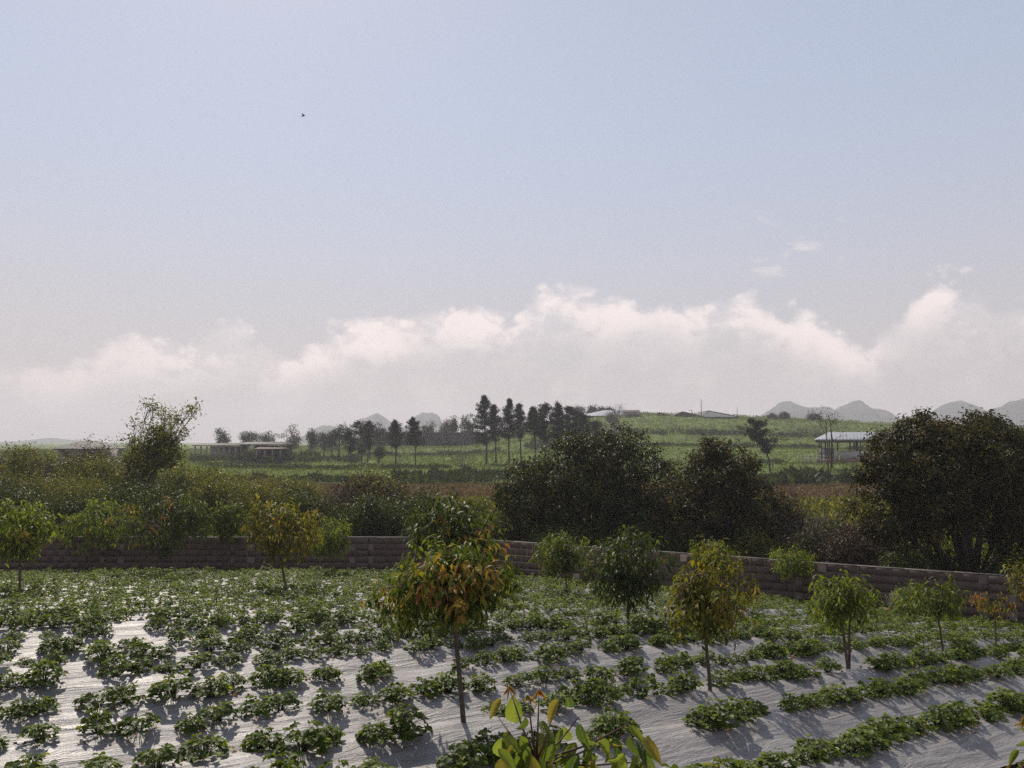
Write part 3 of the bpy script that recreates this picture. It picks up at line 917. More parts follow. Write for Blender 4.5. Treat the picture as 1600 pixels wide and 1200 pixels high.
# placed leaves: start pixel, end pixel, width feel, yellow?
spec = [((800, 1086), (806, 1146), 0), ((783, 1092), (770, 1112), 1), ((874, 1094), (853, 1128), 1), ((886, 1088), (892, 1118), 0), ((845, 1126), (858, 1152), 0),
        ((820, 1120), (812, 1150), 0), ((880, 1134), (884, 1176), 0), ((905, 1130), (914, 1172), 0), ((925, 1152), (912, 1190), 0), ((982, 1132), (1006, 1158), 0),
        ((985, 1150), (1000, 1190), 0), ((935, 1160), (965, 1182), 0), ((930, 1176), (900, 1196), 1), ((960, 1190), (990, 1215), 0), ((850, 1145), (842, 1185), 1),
        ((795, 1142), (788, 1185), 0), ((812, 1150), (822, 1196), 0), ((785, 1150), (778, 1200), 0), ((1000, 1172), (1022, 1205), 0), ((865, 1160), (850, 1205), 0),
        ((900, 1180), (880, 1220), 0), ((975, 1175), (950, 1205), 0), ((830, 1170), (806, 1215), 0), ((925, 1190), (935, 1230), 1), ((985, 1200), (1010, 1235), 0), ((790, 1185), (770, 1225), 1), ((850, 1190), (870, 1235), 0), ((880, 1140), (866, 1170), 0)]
for (a, b, yl) in spec:
    dy = g.uniform(-.16, .16)
    p0, p1 = PN(*a, dy), PN(*b, dy + g.uniform(-.08, .08))
    L = max((p1 - p0).length * 1.15, .08)
    n = Vector((g.normal(0, .45), -1.0, g.uniform(.0, .9)))
    me = (bigY[int(g.integers(3))] if yl else bigL[int(g.integers(6))])
    leaves.append((p0, p1 - p0, n, L, me))
for k in range(150):
    c_ = PN(g.uniform(775, 1015), g.uniform(1148, 1290), g.uniform(-.25, .3))
    d_ = Vector((g.normal(0, .6), g.normal(0, .6), -g.uniform(.3, 1.1)))
    leaves.append((c_, d_, Vector((g.normal(0, .5), -.6, g.uniform(.2, 1))), g.uniform(.07, .125), (bigY[int(g.integers(3))] if g.uniform() < .16 else bigL[int(g.integers(6))])))
for (x, y) in ((796, 1072), (842, 1078), (824, 1086)):
    for k in range(7):
        a = g.uniform(0, 6.28)
        leaves.append((PN(x, y), Vector((math.cos(a) * .5, math.sin(a) * .5, -g.uniform(.4, 1.0))), Vector((0, -1, .5)), g.uniform(.035, .06), tipL[k % 3]))
near_plant('large-leaved tree top with orange shoot tips rising from the bottom edge', B, stems, leaves, None)

YN2 = 4.2
B2 = Vector((2.85, YN2, float(H(2.85, YN2))))
hub2 = P(1612, 1190, YN2)
st2 = [([tuple(B2 - Vector((0, 0, .1))), tuple(P(1640, 1400, YN2)), tuple(hub2)], .014)]
lv2 = []
for k in range(110):
    x, y = g.uniform(1574, 1690), g.uniform(1128, 1330)
    if x < 1574 + (1200 - y) * .25: continue
    c_ = P(x, y, YN2 + g.uniform(-.2, .25))
    st2.append(([tuple(hub2), tuple((hub2 + c_) / 2), tuple(c_)], .004)) if k % 6 == 0 else None
    me = tipL[int(g.integers(3))] if g.uniform() < .22 else bigL[int(g.integers(6))]
    lv2.append((c_, Vector((g.normal(0, .45), g.normal(0, .4), -g.uniform(.4, 1))), Vector((g.normal(0, .5), -.7, .6)), g.uniform(.07, .11), me))
for k in range(6):
    lv2.append((P(1598 + k, 1118 + 3 * k, YN2), Vector((g.normal(0, .5), 0, -g.uniform(.4, 1))), Vector((0, -1, .4)), .06, tipL[k % 3]))
near_plant('cluster of green and rusty drooping leaves at the bottom right corner', B2, st2, lv2, None)

# leaning prop stick, pale dry bundle and stones by the wall
g1, g2 = G(470, 890), G(441, 900)
a_ = Vector((g1.x, g1.y, g1.z)); b_ = P(440, 856, g1.y + .3)
m_ = MB(); m_.tube([tuple(a_), tuple((a_ + b_) / 2 + Vector((0, 0, .02))), tuple(b_)], [.02, .018, .014], 6)
o = m_.build('prop_stick', M['bark_dark'], smooth=True); tag(o, 'dark wooden stick propped slantwise against the curved-trunk tree', 'stick')

gb = G(1401, 960)
root = empty('dry_stalk_bundle', gb, 'pale upright bundle of dry stalks leaning on the right wall', 'stalk bundle')
gg = np.random.default_rng(3); m_ = MB()
for k in range(60):
    b0 = gg.normal(0, .06, 2); t0 = b0 * 1.6 + gg.normal(0, .05, 2)
    m_.tube([(b0[0], b0[1], 0), ((b0[0] + t0[0]) / 2, (b0[1] + t0[1]) / 2, .3), (t0[0], t0[1], gg.uniform(.5, .72))], .009, 3)
mm_, tt_, oo_ = material('dry_straw'); tt_.l.new(principled(tt_, (.33, .29, .22), .9), oo_.inputs[0])
m_.build('stalks', mm_, root)
m_ = MB(); th = np.linspace(0, 6.28, 13); m_.tube([(.13 * math.cos(t), .13 * math.sin(t), .3) for t in th], .012, 4); m_.build('tie', M['twig'], root)
def rock(seed, s, mat):
    g = np.random.default_rng(seed)
    nu, nv = 9, 6; V = []
    k = g.normal(size=(4, 3))
    for i in range(nv):
        ph = math.pi * i / (nv - 1)
        for j in range(nu):
            t = 2 * math.pi * j / nu
            d = np.array([math.sin(ph) * math.cos(t), math.sin(ph) * math.sin(t), math.cos(ph)])
            V.append(d * (1 + .14 * np.sin(k @ d * 2).sum()) * s)
    T = []
    for i in range(nv - 1):
        for j in range(nu):
            p, q = i * nu + j, i * nu + (j + 1) % nu
            T += [(p, q + nu, q), (p, p + nu, q + nu)]
    return new_mesh('stone', V, T, mat, False)
for i, (px, py, s, lab) in enumerate(((1381, 950, .22, 'larger reddish stone at the foot of the right wall'), (1368, 955, .13, 'smaller stone beside the reddish one at the foot of the wall'), (1392, 957, .12, 'small pale stone between the reddish stone and the stalk bundle'))):
    o = link('stone', rock(i, np.array([s, s * .8, s * .7]), M['pale_concrete'] if i else M['redbrick']), None, G(px, py + 3) + Vector((0, 0, s * .3))); tag(o, lab, 'stone', 'stones at the foot of the wall')

# ------------------------------------------------------------------ big trees and shrubs beyond the wall
def crown_points(lobes, n, g, fill=.35, rc=None, per_cl=14):
    """lobes: (center, radii). Leaves grow in separate tufts spread over the lobes; returns leaf-spray positions and the way they face"""
    wts = np.array([r[0] * r[2] for c, r in lobes]); wts = wts / wts.sum()
    nc = max(8, n // per_cl)
    idx = g.choice(len(lobes), nc, p=wts)
    d = rdir(nc, g)
    C = np.array([lobes[i][0] for i in idx]); Rr = np.array([lobes[i][1] for i in idx])
    r_ = np.where(g.uniform(0, 1, nc) < .8, g.uniform(.80, 1.08, nc), g.uniform(.2, .8, nc))
    r_ = np.where(g.uniform(0, 1, nc) < .06, r_ * 1.14, r_)
    cc = C + d * Rr * r_[:, None]
    size = (rc if rc else .21 * Rr.mean(1)) * g.uniform(.6, 1.35, nc)
    k = g.integers(0, nc, n)
    q = rdir(n, g)
    rr = g.uniform(.25, 1, n) ** .5
    pos = cc[k] + q * (size[k] * rr)[:, None] * [1, 1, .75]
    out = nrm(q * .9 + d[k] * .6 + [0, 0, .25])
    return pos, out

def leafy(g, cp, out, per, L, ratio=.42, droop=.35, q=0, spread=.7):
    n = len(cp) * per
    Pn = np.repeat(cp, per, 0) + g.normal(0, L * spread, (n, 3))
    o_ = np.repeat(out, per, 0)
    D = nrm(np.cross(o_, rdir(n, g)) * .9 + o_ * .35 + np.array([0, 0, -droop]))
    N = nrm(o_ + g.normal(0, .38, (n, 3)))
    Ls = L * g.uniform(.6, 1.25, n)
    return leaf_mesh(Pn, D, N, Ls, Ls * ratio, q)

def limb_tree(root, mb_name, lobes, trunkr, g, mat, k=7, forkz=.3):
    zmin = min(c[2] for c, r in lobes)
    fork = np.array([g.normal(0, .1), g.normal(0, .1), max(.3, zmin * forkz)])
    mb = MB(); mb.tube([(0, 0, -.6), (0, 0, 0), tuple(fork * .6), tuple(fork)], [trunkr * 1.5, trunkr * 1.15, trunkr, trunkr * .9], 9)
    mb.build('trunk', mat, root, smooth=True)
    for c, r in lobes:
        c = np.array(c)
        mid = (fork + c) / 2 + np.array([0, 0, .15 * r[2]]) + g.normal(0, .1 * r[0], 3)
        m_ = MB(); m_.tube([fork, mid, c], [trunkr * .55, trunkr * .38, trunkr * .18], k)
        for j in range(6):
            e = c + rdir(1, g)[0] * r * .85
            m_.tube([mid * .3 + c * .7, (c + e) / 2 + g.normal(0, .05, 3), e], [trunkr * .16, trunkr * .1, trunkr * .04], 4)
        m_.build('branch', mat, root, smooth=True)

def big_tree(label, basepx, Y, lobespx, matkey, ncl, per, L, trunkr, seed, extra=None, name='evergreen_tree', q=0):
    g = np.random.default_rng(seed)
    r0 = ray(basepx, 690); X = r0.x * Y
    B = Vector((X, Y, float(F(X, Y))))
    root = empty(name, B, label, 'tree', 'dark evergreen trees behind the wall')
    lobes = []
    for (x, y, rx, ry, dy) in lobespx:
        c = P(x, y, Y + dy) - B
        s = (Y + dy) / FPX
        lobes.append((np.array(c), np.array([rx * s, min(rx, ry * 1.3) * s, ry * s])))
    limb_tree(root, 'trunk', lobes, trunkr, g, M['bark_dark'])
    ncl = int(ncl * 2.1); L *= 1.12
    cp, out = crown_points(lobes, ncl, g)
    v, t_ = leafy(g, cp, out, per, L, .45, .35, q)
    link('crown', new_mesh('crown', v, t_, M[matkey]), root)
    if extra:
        k = g.choice(len(cp), extra, False)
        k = k[(out[k][:, 0] < .2) & (out[k][:, 1] < .5)]
        v, t_ = leafy(g, cp[k], out[k], per, L, .42, .35, q)
        link('rusty_foliage', new_mesh('rusty_foliage', v, t_, M['young']), root)
    return root

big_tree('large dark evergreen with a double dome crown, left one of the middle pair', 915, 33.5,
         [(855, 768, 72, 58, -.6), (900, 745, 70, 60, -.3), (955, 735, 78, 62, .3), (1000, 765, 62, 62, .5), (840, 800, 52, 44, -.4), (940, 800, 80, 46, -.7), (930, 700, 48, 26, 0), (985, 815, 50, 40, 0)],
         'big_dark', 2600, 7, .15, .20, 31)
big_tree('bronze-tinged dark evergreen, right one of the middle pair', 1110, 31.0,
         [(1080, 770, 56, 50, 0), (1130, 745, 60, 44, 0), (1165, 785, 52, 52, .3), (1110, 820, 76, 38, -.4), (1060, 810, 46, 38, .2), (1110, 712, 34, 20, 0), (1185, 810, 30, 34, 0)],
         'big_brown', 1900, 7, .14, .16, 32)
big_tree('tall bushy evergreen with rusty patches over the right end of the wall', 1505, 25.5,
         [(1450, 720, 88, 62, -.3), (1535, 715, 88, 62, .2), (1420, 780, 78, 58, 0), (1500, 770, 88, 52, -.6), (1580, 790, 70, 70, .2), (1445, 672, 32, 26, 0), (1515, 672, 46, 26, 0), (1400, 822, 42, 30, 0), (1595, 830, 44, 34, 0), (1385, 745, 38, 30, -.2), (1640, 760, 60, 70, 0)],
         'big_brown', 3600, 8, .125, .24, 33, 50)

def shrub(label, x, ytop, w_px, Y, matkey, n=900, per=4, L=.10, seed=0, ybot=None, twiggy=0.25, name='shrub', group='bushes growing beyond the wall', lobesn=6, airy=False):
    """leafy bush beyond the wall; x, ytop, w_px in photo pixels at Y metres"""
    g = np.random.default_rng(seed + 1000)
    r0 = ray(x, 690); X = r0.x * Y
    B = Vector((X, Y, float(F(X, Y))))
    s = Y / FPX
    top = P(x, ytop, Y).z - B.z
    root = empty(name, B, label, 'bush', group)
    hw = w_px / 2 * s
    lobes = []
    for i in range(lobesn + 2):
        u = g.uniform(-.75, .75); zc = top * g.uniform(.35, .78) * (1 - .18 * abs(u))
        rz = min(top - zc, top * .35) * g.uniform(.8, 1.05)
        lobes.append((np.array([u * hw, g.uniform(-.4, .4) * hw, zc]), np.array([hw * g.uniform(.34, .52), hw * g.uniform(.34, .52), max(rz, top * .2)])))
    lobes.append((np.array([0, 0, top * .7]), np.array([hw * .42, hw * .42, top * .3])))
    st = MB()
    for i in range(14):
        c, r = lobes[int(g.integers(len(lobes)))]
        e = c + rdir(1, g)[0] * r * g.uniform(.7, 1.1)
        b = np.array([g.normal(0, .1), g.normal(0, .1), -.2])
        mid = b * .45 + e * .55 + g.normal(0, .12, 3)
        st.tube([b, mid, e], [.035, .022, .008], 4)
        for j in range(int(8 * twiggy * 4)):
            q = mid + (e - mid) * g.uniform(0, 1); q2 = q + (rdir(1, g)[0] + [0, 0, .5]) * g.uniform(.2, .6)
            st.tube([q, q2], [.008, .004], 3)
    st.build('stems', M['twig'] if twiggy > .4 else M['bark_dark'], root)
    if n:
        n = int(n * 2.3); L = L * 1.4
        cp, out = crown_points(lobes, n, g, rc=.17 * (Y / 40) ** .5 + .06, per_cl=16)
        v, t_ = leafy(g, cp, out, per, L, .42, .2, 0, 1.6)
        link('foliage', new_mesh('foliage', v, t_, M[matkey]), root)
    return root

SH = [
 ('dusky brown-green bush at the far left skyline', 22, 696, 130, 47, 'bush_brown', 1300, 1),
 ('olive bush with a pale tip left of the dark hipped roof', 40, 692, 60, 44, 'bush_olive', 500, 2),
 ('scrubby brown bush in front of the hipped roof house', 120, 712, 120, 52, 'bush_brown', 1100, 3),
 ('twiggy bush right of the hipped roof', 160, 690, 70, 50, 'bush_brown', 350, 4),
 ('broad olive bush below the hipped roof house', 95, 738, 150, 42, 'bush_olive', 1500, 5),
 ('large dark green bush filling the left edge above the wall', 10, 745, 130, 37, 'bush_green', 1300, 6),
 ('deep green bush behind the wide low olive-crowned tree', 115, 780, 110, 34, 'bush_green', 1100, 7),
 ('grey-green bush left of the leaning tree', 175, 722, 100, 46, 'bush_olive', 1100, 8),
 ('dark green bush under the leaning tree', 185, 762, 110, 36, 'bush_green', 1300, 9),
 ('brown-stemmed bush right of the leaning tree', 305, 728, 110, 48, 'bush_olive', 1000, 10),
 ('dull green bush at the edge of the pasture', 330, 752, 120, 40, 'bush_olive', 1300, 11),
 ('small dark bush on the rim of the pasture', 420, 748, 50, 60, 'bush_brown', 420, 12),
 ('yellow-green bush behind the curved-trunk tree', 385, 762, 110, 42, 'bush_olive', 1200, 13),
 ('low bush behind the left wall beside the brown thicket', 470, 775, 110, 38, 'bush_green', 1100, 14),
 ('wide reddish-brown thicket behind the left wall', 560, 748, 150, 39, 'bush_brown', 1500, 15),
 ('leafy green bush in front of the brown thicket', 590, 785, 130, 34, 'bush_green', 1500, 16),
 ('dark bush between the thicket and the green-topped tree', 640, 768, 90, 37, 'bush_green', 900, 17),
 ('low bush behind the corner of the wall', 690, 800, 100, 33, 'bush_green', 900, 18),
 ('scrubby bush left of the double dome evergreen', 785, 800, 80, 34, 'bush_olive', 800, 19),
 ('brown bush at right of the bronze evergreen', 1215, 775, 70, 34, 'bush_brown', 600, 20),
 ('olive undergrowth bush above the right wall', 1290, 828, 120, 31, 'bush_green', 1000, 21),
 ('dark brown bush below the rusty-patched evergreen', 1365, 815, 90, 30, 'bush_brown', 800, 22),
 ('low green bush beneath the pair of evergreens', 1180, 838, 90, 29.5, 'bush_olive', 800, 23),
 ('green bush under the rusty-patched evergreen by the wall', 1440, 850, 120, 25.8, 'bush_green', 900, 24),
 ('low bush at the right edge behind the wall', 1585, 860, 110, 24.5, 'bush_green', 800, 25),
 ('dim bush under the double dome evergreen', 900, 828, 130, 31, 'bush_green', 900, 26),
 ('low bush hidden behind the dark round young tree', 1010, 825, 110, 30.5, 'bush_green', 800, 27),
 ('pale olive bush on the pasture edge above the curved-trunk tree', 440, 752, 110, 56, 'bush_olive', 900, 41),
 ('yellowish bush on the pasture edge left of the curved-trunk tree', 355, 742, 90, 55, 'bush_olive', 900, 42),
 ('broad green bush filling the gap left of the red-tufted tree', 215, 742, 110, 41, 'bush_green', 1100, 43),
 ('tall olive bush at the left skyline beside the hipped house', 62, 700, 80, 50, 'bush_olive', 800, 44),
 ('olive bush under the skyline between the leaning tree and the hipped house', 150, 712, 90, 47, 'bush_olive', 900, 45),
 ('dark green bush low at the left edge behind the wall', 60, 775, 120, 33, 'bush_green', 1100, 46),
 ('mid-green bush behind the dark red-tufted tree', 260, 755, 120, 35, 'bush_green', 1300, 47),
 ('low olive bush on the meadow between thicket and evergreen', 720, 790, 90, 45, 'bush_olive', 700, 48),
 ('dark low bush on the brown meadow at right', 1235, 805, 110, 38, 'bush_green', 900, 49),
 ('brownish bush left of the trunk of the rusty-patched evergreen', 1330, 835, 120, 29, 'bush_brown', 900, 50),
]
for lab, x, yt, wp, Y, mk, n, sd in SH:
    shrub(lab, x, yt, wp, Y, mk, n, 4, .10 if Y < 45 else .12, sd, twiggy=.6 if 'brown' in mk else .25)

# taller, individually recognisable ones
def spindly(label, x, ytop, Y, blobs, matkey, basepx, seed, nl=16, L=.14, name='leaning_tree'):
    """open tree: limbs that end in explicit leafy sprays (px)"""
    g = np.random.default_rng(seed)
    r0 = ray(basepx, 690); X = r0.x * Y
    B = Vector((X, Y, float(F(X, Y))))
    root = empty(name, B, label, 'tree')
    fork = None
    tr = MB()
    sp = []
    for (bx, by, rr, ncl) in blobs:
        e = np.array(P(bx, by, Y + g.normal(0, .5)) - B)
        mid = e * [.45, .45, .5] + g.normal(0, .12, 3)
        m_ = MB(); m_.tube([(0, 0, -.3), tuple(mid * .5 + [0, 0, .1]), tuple(mid), tuple(e)], [.07, .05, .035, .008], 5)
        s = rr * Y / FPX
        cps = []
        for j in range(ncl):
            c = e + rdir(1, g)[0] * s * g.uniform(.2, 1) * [1, 1, .8]
            m_.tube([tuple(mid * .25 + e * .75), tuple(c)], [.012, .004], 3); cps.append(c)
        m_.build('branch', M['bark'], root)
        sp += cps
    cp = np.array(sp); out = nrm(g.normal(0, 1, cp.shape) + [0, 0, .6])
    v, t_ = leafy(g, cp, out, nl, L, .38, .25, 1, 1.1)
    link('foliage', new_mesh('foliage', v, t_, M[matkey]), root)
    return root
spindly('tall leaning open-crowned tree rising above the bushes at left', 250, 630, 40,
        [(232, 632, 14, 7), (243, 634, 10, 5), (296, 640, 15, 8), (280, 648, 14, 8), (306, 640, 7, 3), (215, 662, 12, 6), (238, 664, 16, 10), (262, 652, 18, 14), (258, 680, 26, 80), (240, 700, 30, 90), (225, 715, 30, 60), (262, 715, 26, 50), (212, 690, 18, 12), (270, 705, 24, 30), (285, 672, 12, 8), (232, 730, 30, 40), (205, 720, 22, 20), (200, 750, 24, 24)],
        'bush_olive', 190, 41, 16, .17)
spindly('green leafy branch-tree sticking out above the brown thicket', 590, 730, 38,
        [(575, 738, 18, 14), (595, 745, 22, 16), (612, 752, 16, 10), (625, 758, 8, 4), (560, 750, 14, 8), (585, 765, 22, 14)], 'bush_olive', 572, 42, 8, .15, 'thicket_tree')

def bare(label, basepx, Y, height, seed, spread=.9, mat='twig', ybase=None, name='bare_shrub', leaves=60, cat='bush'):
    g = np.random.default_rng(seed)
    r0 = ray(basepx, 690); X = r0.x * Y
    B = Vector((X, Y, float(F(X, Y))))
    root = empty(name, B, label, cat)
    m_ = MB(); tips = []
    def grow(p, d, L, r_, lev):
        d = nrm(np.array(d)); q = p + d * L
        mid = p + d * L * .5 + g.normal(0, .06 * L, 3)
        m_.tube([p, mid, q], [r_, r_ * .85, r_ * .65], 4 if lev > 1 else 6)
        if lev >= 5: tips.append(q); return
        for j in range(3 if lev < 2 else 2 + (g.uniform() < .5)):
            nd = d + g.normal(0, .55 * spread, 3) + np.array([0, 0, .12])
            grow(q, nd, L * g.uniform(.55, .85), max(r_ * .6, .006), lev + 1)
    for j in range(3):
        grow(np.array([0, 0, -.1]), g.normal(0, .35, 3) * [1, 1, 0] + [0, 0, 1], height * .3, height * .02, 0)
    m_.build('branches', M[mat], root)
    if leaves:
        k = np.array(tips)[g.choice(len(tips), min(leaves, len(tips)), False)]
        v, t_ = leafy(g, k, nrm(g.normal(size=k.shape)), 3, .07, .45, .3)
        link('sparse_leaves', new_mesh('sparse_leaves', v, t_, M['bush_brown']), root)
    return root
bare('bare forked shrub with dark branches right of the bronze evergreen', 1245, 30.5, 2.6, 51)
bare('bare twiggy shrub in the gap left of the rusty-patched evergreen', 1310, 32, 2.2, 52)
bare('low bare shrub beside the rusty-patched evergreen', 1345, 27.5, 1.7, 53)
bare('thin bare bush at the left skyline with umbel-like tips', 112, 49, 3.6, 54, .7)
bare('dead reddish bush inside the brown thicket', 540, 37, 2.9, 55, mat='twig_red', leaves=120)
bare('small leafless tree on the near pasture right of the lone pines', 725, 108, 3.4, 56, name='bare_tree', cat='tree')
bare('wispy leafless tree on the hillside below the long white roof', 966, 215, 8.5, 57, name='bare_tree', leaves=100, cat='tree')

# tall thin bare tree in front of the cattle shed
def thin_tree():
    Y = 84.0
    X = ray(1293, 690).x * Y
    B = Vector((X, Y, float(F(X, Y))))
    root = empty('thin_bare_tree', B, 'tall thin sparsely leaved tree in front of the open cattle shed', 'tree')
    g = np.random.default_rng(9); m_ = MB()
    def q(x, y): return np.array(P(x, y, Y) - B)
    m_.tube([(0, 0, -.2), q(1293, 700), q(1291, 672), q(1290, 655)], [.07, .06, .045, .02], 6)
    m_.build('trunk', M['bark'], root, smooth=True)
    m2 = MB(); m2.tube([q(1299, 722) - [0, 0, .6], q(1300, 690), q(1298, 665), q(1296, 652)], [.11, .09, .05, .02], 6); m2.build('trunk', M['bark'], root, smooth=True)
    pts = []
    for (x0, y0, x1, y1) in ((1291, 680, 1281, 652), (1291, 672, 1285, 648), (1298, 676, 1312, 668), (1291, 664, 1300, 647), (1290, 660, 1276, 646), (1299, 690, 1318, 678), (1290, 656, 1292, 645), (1292, 668, 1306, 655), (1293, 676, 1280, 667)):
        b = MB(); e = q(x1, y1) + g.normal(0, .2, 3); b.tube([q(x0, y0), (q(x0, y0) + e) / 2 + g.normal(0, .1, 3), e], [.03, .02, .008], 4)
        for j in range(7):
            e2 = e + g.normal(0, .35, 3); b.tube([e * .7 + q(x0, y0) * .3, e2], [.01, .005], 3); pts.append(e2)
        b.build('branch', M['bark'], root)
    pts = np.array(pts + [q(1297, 658) + g.normal(0, .3, 3) for _ in range(40)] + [q(1283, 650) + g.normal(0, .2, 3) for _ in range(10)])
    v, t_ = leafy(g, pts, nrm(g.normal(size=pts.shape)), 5, .13, .5, .3)
    link('foliage', new_mesh('foliage', v, t_, M['bush_green']), root)
thin_tree()

# ------------------------------------------------------------------ pines
def pine(label, xt, ybase, ytop, hw, ycb, seed, Y=None, lean=0.0, dense=1.0, shape='cone', name='pine_tree', matkey='pine', group='pines on the pasture slope', twin=0):
    g = np.random.default_rng(seed + 300)
    if Y is None:
        B = GF(xt + lean, ybase, 60, 400); Y = B.y
    else:
        X = ray(xt + lean, 690).x * Y; B = Vector((X, Y, float(F(X, Y))))
    s = Y / FPX * 1.35
    top = P(xt, ytop, Y) - B; hgt = top.z
    cb = max((P(xt, ycb, Y) - B).z, .5)
    root = empty(name, B, label, 'tree', group)
    tx = np.array([top.x, 0, hgt])
    off = g.normal(0, .015 * hgt, (4, 3)) * [1, 1, 0]
    pts = [np.array([0, 0, -.5]), tx * [.1, 1, .3] + off[0], tx * [.5, 1, .6] + off[1], tx * [.9, 1, .85], tx]
    r0 = hgt * .014
    m_ = MB(); m_.tube(pts, [r0 * 1.2, r0, r0 * .8, r0 * .4, r0 * .12], 6); m_.build('trunk', M['bark_dark'], root, smooth=True)
    br = MB(); cps = []
    nlev = int(13 * dense) + 4
    for i in range(nlev):
        f = i / (nlev - 1)
        z = cb + (hgt - cb) * f
        zz = [p[2] for p in pts]
        cx = np.interp(z, zz, [p[0] for p in pts]); cy = np.interp(z, zz, [p[1] for p in pts])
        if shape == 'cone': rad = hw * s * (1 - f) ** .8 * min(1, .55 + f * 3) * g.uniform(.8, 1.2) * 1.1 + .10
        else: rad = hw * s * math.sqrt(max(.06, 1 - (2 * f - 1) ** 2)) * (1.0)
        for j in range(5):
            if g.uniform() < .2: continue
            a = g.uniform(0, 6.28); L = rad * g.uniform(.4, 1.35)
            e = np.array([cx + math.cos(a) * L, cy + math.sin(a) * L, z + L * g.uniform(.05, .45)])
            br.tube([(cx, cy, z), tuple(e)], [.035, .012], 3)
            for q in np.linspace(.3, 1, 5):
                cps.append(np.array([cx, cy, z]) * (1 - q) + e * q + g.normal(0, .12, 3))
    br.build('branches', M['bark_dark'], root)
    cp = np.array(cps)
    out = nrm(cp - np.array([0, 0, cb + .3 * (hgt - cb)]) + [0, 0, .1])
    n = len(cp) * 16
    Pn = np.repeat(cp, 16, 0) + g.normal(0, .13 * (hgt / 9), (n, 3)); D = nrm(np.repeat(out, 16, 0) * .5 + g.normal(0, .6, (n, 3)) + [0, 0, .45])
    Ls = g.uniform(.18, .38, n) * (hgt / 9) ** .5
    v, t_ = leaf_mesh(Pn, D, g.normal(size=(n, 3)), Ls, Ls * .28, 0)
    link('crown', new_mesh('crown', v, t_, M[matkey]), root)
    return root

PN_ = [
 ('tallest full pine at the left end of the main pine row', 757, 727, 623, 21, 694, 1, 3, 'cone', 1.5),
 ('slim pine tucked against the tallest pine', 772, 726, 636, 13, 688, 2, 3, 'cone', 1.2),
 ('straight tall pine third in the main row', 796, 727, 628, 14, 684, 3, 0, 'cone', 1.3),
 ('thin-trunked pine leaning slightly, fourth in the main row', 811, 725, 634, 11, 684, 4, 4, 'cone', 1.2),
 ('pine with a narrow spiky top, fifth in the main row', 833, 718, 640, 12, 680, 5, 2, 'cone', 1.2),
 ('round-crowned pine sixth in the main row', 852, 705, 636, 17, 688, 6, 1, 'round', 1.2),
 ('spiky pine seventh in the main row', 872, 705, 634, 12, 685, 7, 0, 'cone', 1.2),
 ('bushy pine beside the pale pole', 890, 704, 640, 14, 690, 8, 0, 'round', 1.1),
 ('low dark pine closing the main row at right', 908, 703, 650, 16, 695, 9, 0, 'round', 1.1),
 ('short dark tree behind the double dome evergreen', 930, 703, 662, 16, 698, 10, 0, 'round', 1.0),
 ('lone cone-topped pine with bare lower trunk left of the main row', 645, 730, 656, 14, 697, 11, 4, 'cone', 1.3),
 ('lone pine with thin crooked trunk beside the cone-topped one', 617, 729, 660, 12, 698, 12, 1, 'cone', 1.0),
 ('pine with an uneven crown and bent trunk, left pair front', 562, 726, 662, 15, 706, 13, 3, 'round', 1.2),
 ('pine leaning on a curved trunk at the left of the left pair', 545, 729, 676, 11, 706, 14, 4, 'round', 1.0),
 ('thin pine with sparse crown right of the left pair', 576, 727, 662, 10, 700, 15, -2, 'round', .9),
]
for lab, xt, yb, yt, hw, ycb, sd, lean, shp, den in PN_:
    if yb < 722: pine(lab, xt, yb, yt, hw, ycb, sd, Y=128, lean=lean, shape=shp, dense=den)
    else: pine(lab, xt, yb, yt, hw, ycb, sd, Y=None, lean=lean, shape=shp, dense=den)
# leaning dark tree mid right
pine('dark tree with a leaning trunk between the bronze evergreen and the shed', 1179, 726, 660, 19, 706, 31, Y=100, lean=24, shape='round', dense=1.3, name='leaning_tree', group=None)

def far_tree(label, x, ytop, w_px, ybot, Y, seed, matkey='far_leaf', name='distant_tree', n=260, group='trees on the far skyline'):
    g = np.random.default_rng(seed + 700)
    X = ray(x, 690).x * Y
    B = Vector((X, Y, float(F(X, Y))))
    root = empty(name, B, label, 'tree', group)
    top = P(x, ytop, Y).z - B.z; s = Y / FPX; hw = w_px / 2 * s
    zb = max(min(P(x, ybot, Y).z - B.z, .3 * top), .08 * top)
    lobes = []
    for i in range(5):
        u = g.uniform(-.6, .6)
        lobes.append((np.array([u * hw, g.uniform(-.4, .4) * hw, zb + (top - zb) * g.uniform(.3, .65)]), np.array([hw * .55, hw * .55, (top - zb) * g.uniform(.26, .36)])))
    lobes.append((np.array([0, 0, top - (top - zb) * .3]), np.array([hw * .5, hw * .5, (top - zb) * .3])))
    m_ = MB(); m_.tube([(0, 0, -.5), (0, 0, zb), tuple(lobes[-1][0])], [.02 * top + .05, .015 * top + .04, .05], 5); m_.build('trunk', M['bark_dark'], root)
    cp, out = crown_points(lobes, n * 2, g, rc=.14 * hw + .25, per_cl=14)
    L = .36 * (Y / 200)
    v, t_ = leafy(g, cp, out, 4, L, .5, .1, 0, 1.0)
    link('crown', new_mesh('crown', v, t_, M[matkey]), root)
